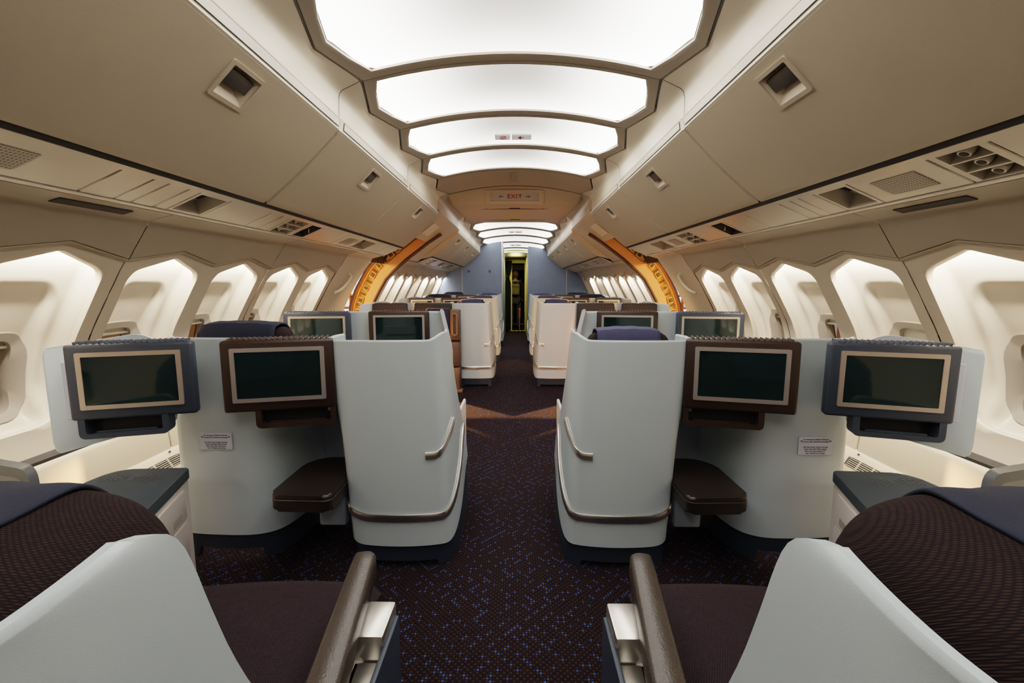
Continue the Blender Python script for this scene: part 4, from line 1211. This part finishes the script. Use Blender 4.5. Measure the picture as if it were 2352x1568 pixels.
def seat_pair(s, Y, label, group, cover='screens', detail=True, text=None, hr=(False, False), legs=True, inner_cloth='navy'):
    root = empty('seat_pair', (0, Y, 0), label, 'aircraft seat', group)
    nu, nv = (60, 22) if detail else (34, 12)
    bm = bmesh.new(); ribbon(bm, shell_path, 0, 1, nu, sh_bot, sh_top, nv, 0., -.016, s, outward=-1)
    sh = finish('aisle_shell', bm, M['shell'], root, smooth=45)
    bm = bmesh.new(); ribbon(bm, shell_path, .20, .99, nu, lambda u: .222+.035*(1-sst(.18, .36, u))+.24*sst(.60, 1.0, u)**1.2, lambda u: .252+.035*(1-sst(.18, .36, u))+.24*sst(.60, 1.0, u)**1.2, 2, .009, .0, s, outward=-1)
    finish('bumper_strip', bm, M['chrome'], sh)
    bm = bmesh.new(); ribbon(bm, shell_path, .56, .80, 24, lambda u: .50+.115*sst(.60, .83, u), lambda u: .527+.115*sst(.60, .83, u), 2, .009, .0, s, outward=-1)
    finish('short_strip', bm, M['chrome'], sh)
    # foot of the aisle shell, notched where it clears the floor
    def foot(path, u0, u1, top, notch):
        bm = bmesh.new()
        ribbon(bm, path, u0, u1, 48, lambda u: .030 if notch[0] < u < notch[1] else .001, lambda u: top(u)+.012, 3, -.012, -.03, s, rim=False, outward=-1)
        return bm
    finish('kick_plate', foot(shell_path, .20, 1.0, sh_bot, (.34, .60)), M['base'], root, smooth=45)
    # armrest housing on the aisle side, seen past the shell
    bm = bmesh.new(); bx(bm, .274, .290, .48, .80, .14, .56, .02, 3, fn=lambda v: Vector((s*v.x, v.y, v.z))); finish('aisle_side_panel', bm, M['drawer'], root)
    bm = bmesh.new(); bx(bm, .335, .69, .035, .17, .42, .96, .05, 3, fn=lambda v: Vector((s*v.x, v.y+.12*(1-v.z), v.z))); finish('aisle_backrest', bm, M['back'], root)
    bm = bmesh.new(); bx(bm, .335, .70, .16, .62, .30, .44, .04, 3, fn=lambda v: Vector((s*v.x, v.y, v.z))); finish('seat_cushion', bm, M['seat'], root)
    # window-side partition
    bm = bmesh.new(); ribbon(bm, wall_path, 0, 1, nu, lambda u: .12+.0*u, lambda u: 1.012-.01*sst(.0, .3, 1-u)*0, nv, 0., -.016, s, outward=-1)
    finish('partition', bm, M['shell'], root, smooth=45)
    wb = lambda u: .12
    bm = bmesh.new()
    ribbon(bm, wall_path, 0, 1.0, 48, lambda u: .05 if .2 < u < .52 else .001, lambda u: .13, 3, -.010, -.03, s, rim=False, outward=-1)
    finish('partition_base', bm, M['base'], root, smooth=45)
    # foot well
    bm = bmesh.new(); fn = lambda v: Vector((s*v.x, v.y, v.z))
    bx(bm, .70, 1.01, .46, .48, .15, .80, fn=fn); bx(bm, .70, 1.0, .04, .48, .70, .715, fn=fn); finish('footwell_back', bm, M['cubby'], root)
    if detail:
        bm = bmesh.new()
        prism(bm, round_poly([(.968, -.155), (.715, -.165), (.712, .2), (.78, .25), (.90, .25), (.965, .17)], [.05, .04, .06, .09, .09, .07], 8), .335, .405, lambda p, q, d: (s*p, q, d), .012, 3)
        ot = finish('ottoman', bm, M['leather'], root)
        bm = bmesh.new()
        pth = round_poly([(.972, -.159), (.711, -.169), (.708, .2)], [.05, .04, .0], 5)
        tube(bm, [(s*p, q, .385) for p, q in pth[3:]], .0025, 5); finish('stitching', bm, M['arm'], ot)
        bm = bmesh.new(); bx(bm, .74, .86, .05, .45, .16, .335, .01, fn=fn); finish('ottoman_bracket', bm, M['cubby'], root)
    # outer wing beside the wall
    bm = bmesh.new()
    wl = lambda p: Vector((1.44+.345*p, .02-.20*p))
    poly = round_poly([(0, .66), (1.0, .578), (1.0, 1.0), (.25, 1.045), (-.02, .98)], [.02, .05, .03, .09, .03], 5)
    prism(bm, poly, 0, .022, lambda p, q, d: (s*(wl(p).x+d*.5), wl(p).y+d*.86, q), .008, 2)
    finish('outer_wing', bm, M['shell'], root)
    ms = .935
    if cover == 'screens':
        monitor(root, s, .944, -.05, .8725, .43, .295, math.radians(14), M['brown'], M['silver'], (-.212, .10) if detail else None)
        monitor(root, s, 1.428, -.20, .882, .408, .287, math.radians(17), M['slate'], M['bezel'], (-.105, .185) if detail else None)
        if detail:
            bm = bmesh.new(); bx(bm, 1.56, 1.715, -.10, -.094, .722, .95, .002, 1, fn=lambda v: Vector((s*v.x, v.y-.55*(v.x-1.56), v.z))); bx(bm, 1.52, 1.665, -.085, -.079, .628, .715, .002, 1, fn=lambda v: Vector((s*v.x, v.y-.55*(v.x-1.56), v.z)))
            finish('mounting_plate', bm, M['plate'], root)
    else:
        monitor(root, s, .96, -.05, .86, .44, .31, math.radians(6), M['cover'], M['silver'], None, blank=True)
        monitor(root, s, 1.45, -.12, .86, .40, .31, math.radians(8), M['cover'], M['bezel'], None, blank=True)
    if text: placard(root, s, *text)
    if hr[0]: headrest(root, s, .515, .10, 1.05, .27, M['navy2'])
    if hr[1]: headrest(root, s, 1.24, .20, 1.065, .34, M[inner_cloth])
    return root

seat_pair(-1, Y1, 'pale seat pair with two wall-mounted screens, first whole row, left of the aisle', 'seat pairs', text=(1.285, .525, .600, .140), hr=(False, True))
seat_pair(1, Y1, 'pale seat pair with indigo headrest, first whole row, right of the aisle', 'seat pairs', text=(1.325, .512, .592, .145), hr=(True, False))
protos = {}
for s in (-1, 1):
    seat_pair(s, Y1+2*ROW, 'pinkish-lit seat pair with closed dark screen covers beyond the doorway, %s' % SD[s], 'seat pairs', cover='closed', detail=False, hr=(True, False))
    p = seat_pair(s, Y1+3*ROW, 'white seat pair directly behind the pinkish-lit one, %s' % SD[s], 'seat pairs', detail=False, hr=(True, True))
    dup(p, (0, Y1+4*ROW, 0), 'farthest seat pair before the blue bulkhead, %s' % SD[s])

# second row: a partition with two screens only
for s in (-1, 1):
    Y = Y1+ROW
    root = empty('screen_partition', (0, Y, 0), 'pale partition with two screens ahead of the first seat row, %s' % SD[s], 'partition', 'screen partitions')
    PA = [(1.80, -.06), (1.70, -.02), (1.45, .0), (1.2, .0), (.95, .01), (.75, .02), (.66, .02), (.60, .0), (.575, -.05), (.565, -.11)]
    def pth(u, z):
        k = sst(.72, 1.0, u)*min((1.03-z)*.25, .07)
        p = bspl([Vector(q) for q in PA], u); return (p.x-k*.9, p.y)
    bm = bmesh.new(); ribbon(bm, pth, 0, 1, 50, lambda u: .1, lambda u: 1.015+.022*sst(.82, .97, u), 14, 0., -.03, s, outward=-1); finish('panel', bm, M['shell'], root, smooth=45)
    bm = bmesh.new(); ribbon(bm, pth, 0, 1, 40, lambda u: .001, lambda u: .105, 2, -.012, -.035, s, outward=-1, rim=False); finish('kick_plate', bm, M['base'], root, smooth=45)
    monitor(root, s, .90, -.07, .875, .47, .31, math.radians(8), M['brown'], M['silver'], None)
    monitor(root, s, 1.53, -.12, .868, .50, .31, math.radians(8), M['slate'], M['bezel'], None)

# row 0: the seats in the foreground
def front_row(s, label):
    Y = Y1-ROW
    root = empty('seat_pair', (0, Y, 0), label, 'aircraft seat', 'seat pairs')
    fn = lambda v: Vector((s*v.x, v.y, v.z))
    bm = bmesh.new(); ribbon(bm, shell_path, 0, 1, 60, sh_bot, sh_top, 24, 0., -.016, s, outward=-1); finish('aisle_shell', bm, M['shell'], root, smooth=45)
    bm = bmesh.new(); bx(bm, .335, .68, .035, .20, .42, .94, .05, 3, fn=lambda v: Vector((s*v.x, v.y+.16*(1-v.z), v.z))); finish('aisle_backrest', bm, M['back'], root)
    # aisle seat cushion
    def sheet(bm, rows, th=.09):
        top = rows; bot = [[p-Vector((0, 0, th)) for p in r] for r in rows]
        grid(bm, top); grid(bm, bot)
        ed = lambda R: R[0][:-1]+[r[-1] for r in R][:-1]+R[-1][::-1][:-1]+[r[0] for r in R][::-1][:-1]
        a, b_ = ed(top), ed(bot)
        grid(bm, [a, b_], True)
        bmesh.ops.remove_doubles(bm, verts=bm.verts[:], dist=1e-5)
    bm = bmesh.new(); rows = []
    nx, ny = 16, 18
    for j in range(ny+1):
        v = j/ny; y = lerp(.40, 1.10, v)
        r = []
        for i in range(nx+1):
            u = i/nx
            a = lerp(.325+.02*v, lerp(.70, .90, v), u)
            z = .425+.016*math.sin(PI*u)+.012*math.sin(PI*v)-.05*(1-clamp((1-v)/.10))**2-.03*(1-clamp(u/.06))**2-.03*(1-clamp((1-u)/.06))**2
            r.append(Vector((s*a, y-.03*u*v, z)))
        rows.append(r)
    sheet(bm, rows, .13); finish('seat_cushion', bm, M['seat'], root)
    bm = bmesh.new(); bx(bm, .36, .84, .45, 1.02, .05, .31, .02, 2, fn=fn); finish('seat_base', bm, M['base'], root)
    # armrest
    bm = bmesh.new()
    rows = []
    N = 16
    for j in range(N+1):
        t = j/N; y = lerp(.42, .955, t)
        a0 = lerp(.235, .312, t)+.0; a1 = a0+lerp(.065, .056, t)
        zt = .602; k = 1.
        if t > .9: k = math.sqrt(max(0, 1-((t-.9)/.1)**2))*.6+.4
        ca, hw, hh = (a0+a1)/2, (a1-a0)/2*k, .035*k
        ring = []
        for q in range(16):
            an = 2*PI*q/16
            cx = math.copysign(abs(math.cos(an))**.45, math.cos(an)); cz = math.copysign(abs(math.sin(an))**.45, math.sin(an))
            ring.append(Vector((s*(ca+hw*cx), y, zt-.035+hh*cz)))
        rows.append(ring)
    vs = grid(bm, rows, True); bm.faces.new(vs[-1]); bm.faces.new(vs[0][::-1])
    finish('armrest', bm, M['arm'], root, smooth=60)
    # armrest console on the aisle side: pale panel and brushed cap
    bm = bmesh.new(); bx(bm, .262, .305, .40, .80, .10, .50, .01, 2, fn=lambda v: Vector((s*(v.x+.06*(v.y-.55)), v.y, v.z))); finish('armrest_side', bm, M['drawer'], root)
    bm = bmesh.new()
    bx(bm, .232, .295, .71, .815, .45, .552, .006, 2, fn=fn); bx(bm, .236, .292, .40, .708, .10, .50, .006, 2, fn=lambda v: Vector((s*v.x, v.y, v.z-.0)))
    cp = finish('console_cap', bm, M['steel'], root)
    bm = bmesh.new(); bx(bm, .222, .234, .40, .80, .06, .53, .004, 2, fn=fn); finish('console_edge', bm, M['base'], cp)
    # window seat: fabric backrest with navy cover, leaning toward the aisle
    f1 = lambda c: math.copysign(abs(c)**.46, c)
    def bpt(q, k=1.):
        return Vector((s*(1.06+.385*q[0]*k), .60+.31*q[1]*k-.05*q[2], .50+.352*q[2]*k))
    bm = bmesh.new()
    bmesh.ops.create_uvsphere(bm, u_segments=56, v_segments=40, radius=1)
    for v in bm.verts: v.co = bpt([f1(c) for c in v.co])
    bk = finish('window_backrest', bm, M['back'], root, smooth=80)
    bm = bmesh.new(); rows = []
    for i in range(33):
        u = i/32; r = []
        for j in range(41):
            th = lerp(-82, 74, j/40)*PI/180
            q0 = -.60+.17*math.sin(th)
            qx = lerp(q0, .93, u)
            sx = math.copysign(abs(qx)**(1/.46), qx); rho = math.sqrt(max(0, 1-sx*sx))
            wob = 1.018+.006*math.sin(j*.55+i*.25)+.004*math.sin(i*.8)
            r.append(bpt((qx, f1(rho*math.sin(th)), f1(rho*math.cos(th))), wob))
        rows.append(r)
    grid(bm, rows); hc = finish('headrest_cover', bm, M['navy'], bk, smooth=80)
    md = hc.modifiers.new('thick', 'SOLIDIFY'); md.thickness = .008; md.offset = 0
    # grey rounded loop at the wall side
    bm = bmesh.new()
    lf = lambda p, q, d: (s*(1.49+.9*p+d*.3), 1.15+.25*p+d*.9, .632+q)
    ring_prism(bm, rrect(0, 0, .34, .20, .05), rrect(0, 0, .27, .14, .035), -.02, .02, lf); lp = finish('side_loop', bm, M['loop'], root)
    bm = bmesh.new(); prism(bm, rrect(0, 0, .28, .15, .03), -.004, .006, lf); finish('loop_panel', bm, M['looppanel'], lp)
    return root
front_row(-1, 'foreground seats with pale wing, brown armrest and patterned backrest, left of the aisle')
front_row(1, 'foreground seats with pale wing, brown armrest and patterned backrest, right of the aisle')

# side consoles beside the foreground window seats
for s in (-1, 1):
    root = empty('side_console', (s*1.4, 1.5, 0), 'slate-topped cream side console with drawers beneath the outer screen, %s' % SD[s], 'console')
    O = Vector(root.location)
    P2 = [(1.305, 1.765), (1.585, 1.745), (1.60, 1.62), (1.61, 1.12), (1.12, 1.12), (1.19, 1.40)]
    prism_fn = lambda p, q, d: Vector((s*p, q, d))-O
    bm = bmesh.new(); prism(bm, round_poly(P2, [.012, .07, .03, .01, .01, 0], 4), .462, .502, prism_fn, .005, 2); finish('console_top', bm, M['consoletop'], root)
    bm = bmesh.new(); prism(bm, round_poly([(p+(.003 if p < 1.4 else -.003), q) for p, q in P2], [.012, .07, .03, .01, .01, 0], 4), .4605, .4955, lambda p, q, d: prism_fn(lerp(p, 1.36, -.012), lerp(q, 1.45, -.008), d)); finish('top_edge', bm, M['consoleedge'], root)
    P3 = [(lerp(p, 1.38, .04), lerp(q, 1.4, .03)) for p, q in P2]
    bm = bmesh.new(); prism(bm, P3, .02, .462, prism_fn); finish('cabinet', bm, M['drawer'], root)
    # drawers on the aisle-side face (from P3[5] to P3[0])
    A_, B_ = Vector(P3[5]), Vector(P3[0]); ed = (B_-A_); nn = Vector((-ed.y, ed.x)).normalized()
    if nn.x > 0: nn = -nn
    def df(p, q, d):
        c = A_+ed*p+nn*d; return prism_fn(c.x, c.y, q)
    bm = bmesh.new(); prism(bm, round_poly([(.05, .315), (.86, .315), (.86, .435), (.05, .435)], .02, 4), -.004, .006, df, .003, 2); dw = finish('drawer', bm, M['drawer'], root)
    bm = bmesh.new(); prism(bm, rrect(.62, .345, .20, .03, .012), .0055, .0075, df); finish('pull', bm, M['frame'], dw)
    bm = bmesh.new(); prism(bm, round_poly([(.05, .03), (.86, .03), (.86, .305), (.05, .305)], .02, 4), -.004, .006, df, .003, 2); finish('door', bm, M['drawer'], root)
    # raised dots on the top
    bm = bmesh.new()
    for cx, cy in ((1.40, 1.66), (1.53, 1.66)):
        for i in range(9):
            for j in range(5):
                x, y = cx+(i-4)*.012, cy+(j-2)*.014+(.007 if i % 2 else 0)
                if ((x-cx)/.055)**2+((y-cy)/.036)**2 > 1: continue
                box(bm, prism_fn(x, y, .503), (.0045, .0045, .002))
        finish('raised_dots', bm, M['loop'], root); bm = bmesh.new()
    bm.free()

# attendant seat by the doorway
root = empty('attendant_seat', (-.82, 5.20, 0), 'folded brown attendant jump seat with navy cushion by the doorway', 'jump seat')
bm = bmesh.new(); bx(bm, -.20, .20, .02, .10, .0, .93, .02, 2); finish('back_panel', bm, M['jump'], root)
bm = bmesh.new(); bx(bm, -.19, .10, -.05, .03, .62, .965, .03, 3); finish('head_cushion', bm, M['navy'], root)
bm = bmesh.new(); bx(bm, .09, .205, -.07, .06, .60, .955, .02, 2); hs = finish('side_housing', bm, M['jump'], root)
bm = bmesh.new(); ring_prism(bm, rrect(.15, .79, .062, .26, .028), rrect(.15, .79, .036, .225, .018), -.095, -.065, lambda p, q, d: (p, d, q)); finish('arm_loop', bm, M['jump2'], hs)
bm = bmesh.new(); bx(bm, -.19, .20, -.10, .02, .30, .59, .03, 2); finish('folded_seat', bm, M['jump'], root)
bm = bmesh.new(); bx(bm, -.18, .19, -.06, .02, .0, .29, .02, 2); bx(bm, .12, .23, -.12, .0, .0, .035, .01, 2); finish('base', bm, M['jump2'], root)

# ------------------------------------------------------------------ lights
def area(name, loc, rot, sx, sy, power, col, spread=None):
    l = bpy.data.lights.new(name, 'AREA'); l.shape = 'RECTANGLE'; l.size = sx; l.size_y = sy; l.energy = power; l.color = col
    if spread: l.spread = spread
    o = bpy.data.objects.new(name, l); COL.objects.link(o); o.location = loc; o.rotation_euler = rot
    return o
def aim(o, to):
    d = Vector(to)-Vector(o.location); o.rotation_euler = d.to_track_quat('-Z', 'Y').to_euler()
WARM = (1., .93, .83)
for s in (-1, 1):
    # hidden wash strips above the window bays
    l = area('bay_wash', (s*1.885, YJ, 1.398), (0, s*math.radians(-4), 0), .018, 5.0, 105, WARM)
    for i in range(4):
        t = .35+.7*i
        p = tp(s, 1.885, 6.95+t, 1.398)
        area('bay_wash_front', p, (0, 0, 0), .018, .68, 34, (1., .93, .85))
    # sodium work lights in the hangar, and fill lights added near the doorway
    k = bpy.data.lights.new('work_light', 'SPOT'); k.energy = 15000; k.color = (1., .50, .20); k.spot_size = math.radians(17); k.shadow_soft_size = .08
    o = bpy.data.objects.new('work_light', k); COL.objects.link(o); o.location = (s*6, 9.5, 2.7); aim(o, (0, 4.0, .0))
    o = area('jamb_light', (s*4.2, 4.6, 2.0), (0, 0, 0), 1.0, 1.0, 130, (1., .58, .26)); aim(o, (s*2.2, 6.7, 1.2))
    o = area('door_glow_fill', (s*3.0, 5.9, 1.2), (0, 0, 0), 1.0, 1.4, 25, (1., .5, .28)); aim(o, (s*.3, 5.4, .9))  # added soft area light at the doorway, stands in for hangar glow
    k = bpy.data.lights.new('added_orange_spot', 'SPOT'); k.energy = 30; k.color = (1., .32, .13); k.spot_size = math.radians(78); k.spot_blend = .5; k.shadow_soft_size = .06  # added orange spot, hidden behind the partition, to tint the seat backs
    o = bpy.data.objects.new('added_orange_spot', k); COL.objects.link(o); o.location = (s*1.5, 4.1, .5); aim(o, (s*.8, 5.45, .62))
    o = area('hangar_light', (s*7, 13, 6), (0, 0, 0), 3, 3, 1500, (.86, .9, 1.)); aim(o, (s*6, 17, 1))
area('corridor_light', (.0, 11.3, 1.85), (PI, 0, 0), .2, .3, 10, (1., .88, .30)); area('corridor_light', (.0, 11.0, 1.84), (0, 0, 0), .2, .3, 10, (1., .88, .30))
area('deck_fill', (.1, 12.1, 1.85), (0, 0, 0), .3, .1, .8, (1., .8, .5))  # added faint fill inside the flight deck, no fixture behind it
w = bpy.data.worlds.new('World'); SC.world = w; w.use_nodes = True
w.node_tree.nodes['Background'].inputs[0].default_value = (.30, .20, .12, 1); w.node_tree.nodes['Background'].inputs[1].default_value = .25

# ------------------------------------------------------------------ camera
cd = bpy.data.cameras.new('Camera'); cam = bpy.data.objects.new('Camera', cd); COL.objects.link(cam)
F = 1045.; cd.sensor_width = 36; cd.lens = F/2352*36; cd.clip_start = .02
yaw = math.atan(12/F); pitch = math.atan(134/F)
cam.location = (.035, 0, 1.25); cam.rotation_euler = (PI/2-pitch, 0, yaw)
SC.camera = cam
SC.view_settings.view_transform = 'Filmic'
SC.view_settings.look = 'Medium High Contrast'
SC.view_settings.exposure = 0.3
SC.cycles.max_bounces = 10; SC.cycles.diffuse_bounces = 6
SC.cycles.use_denoising = True
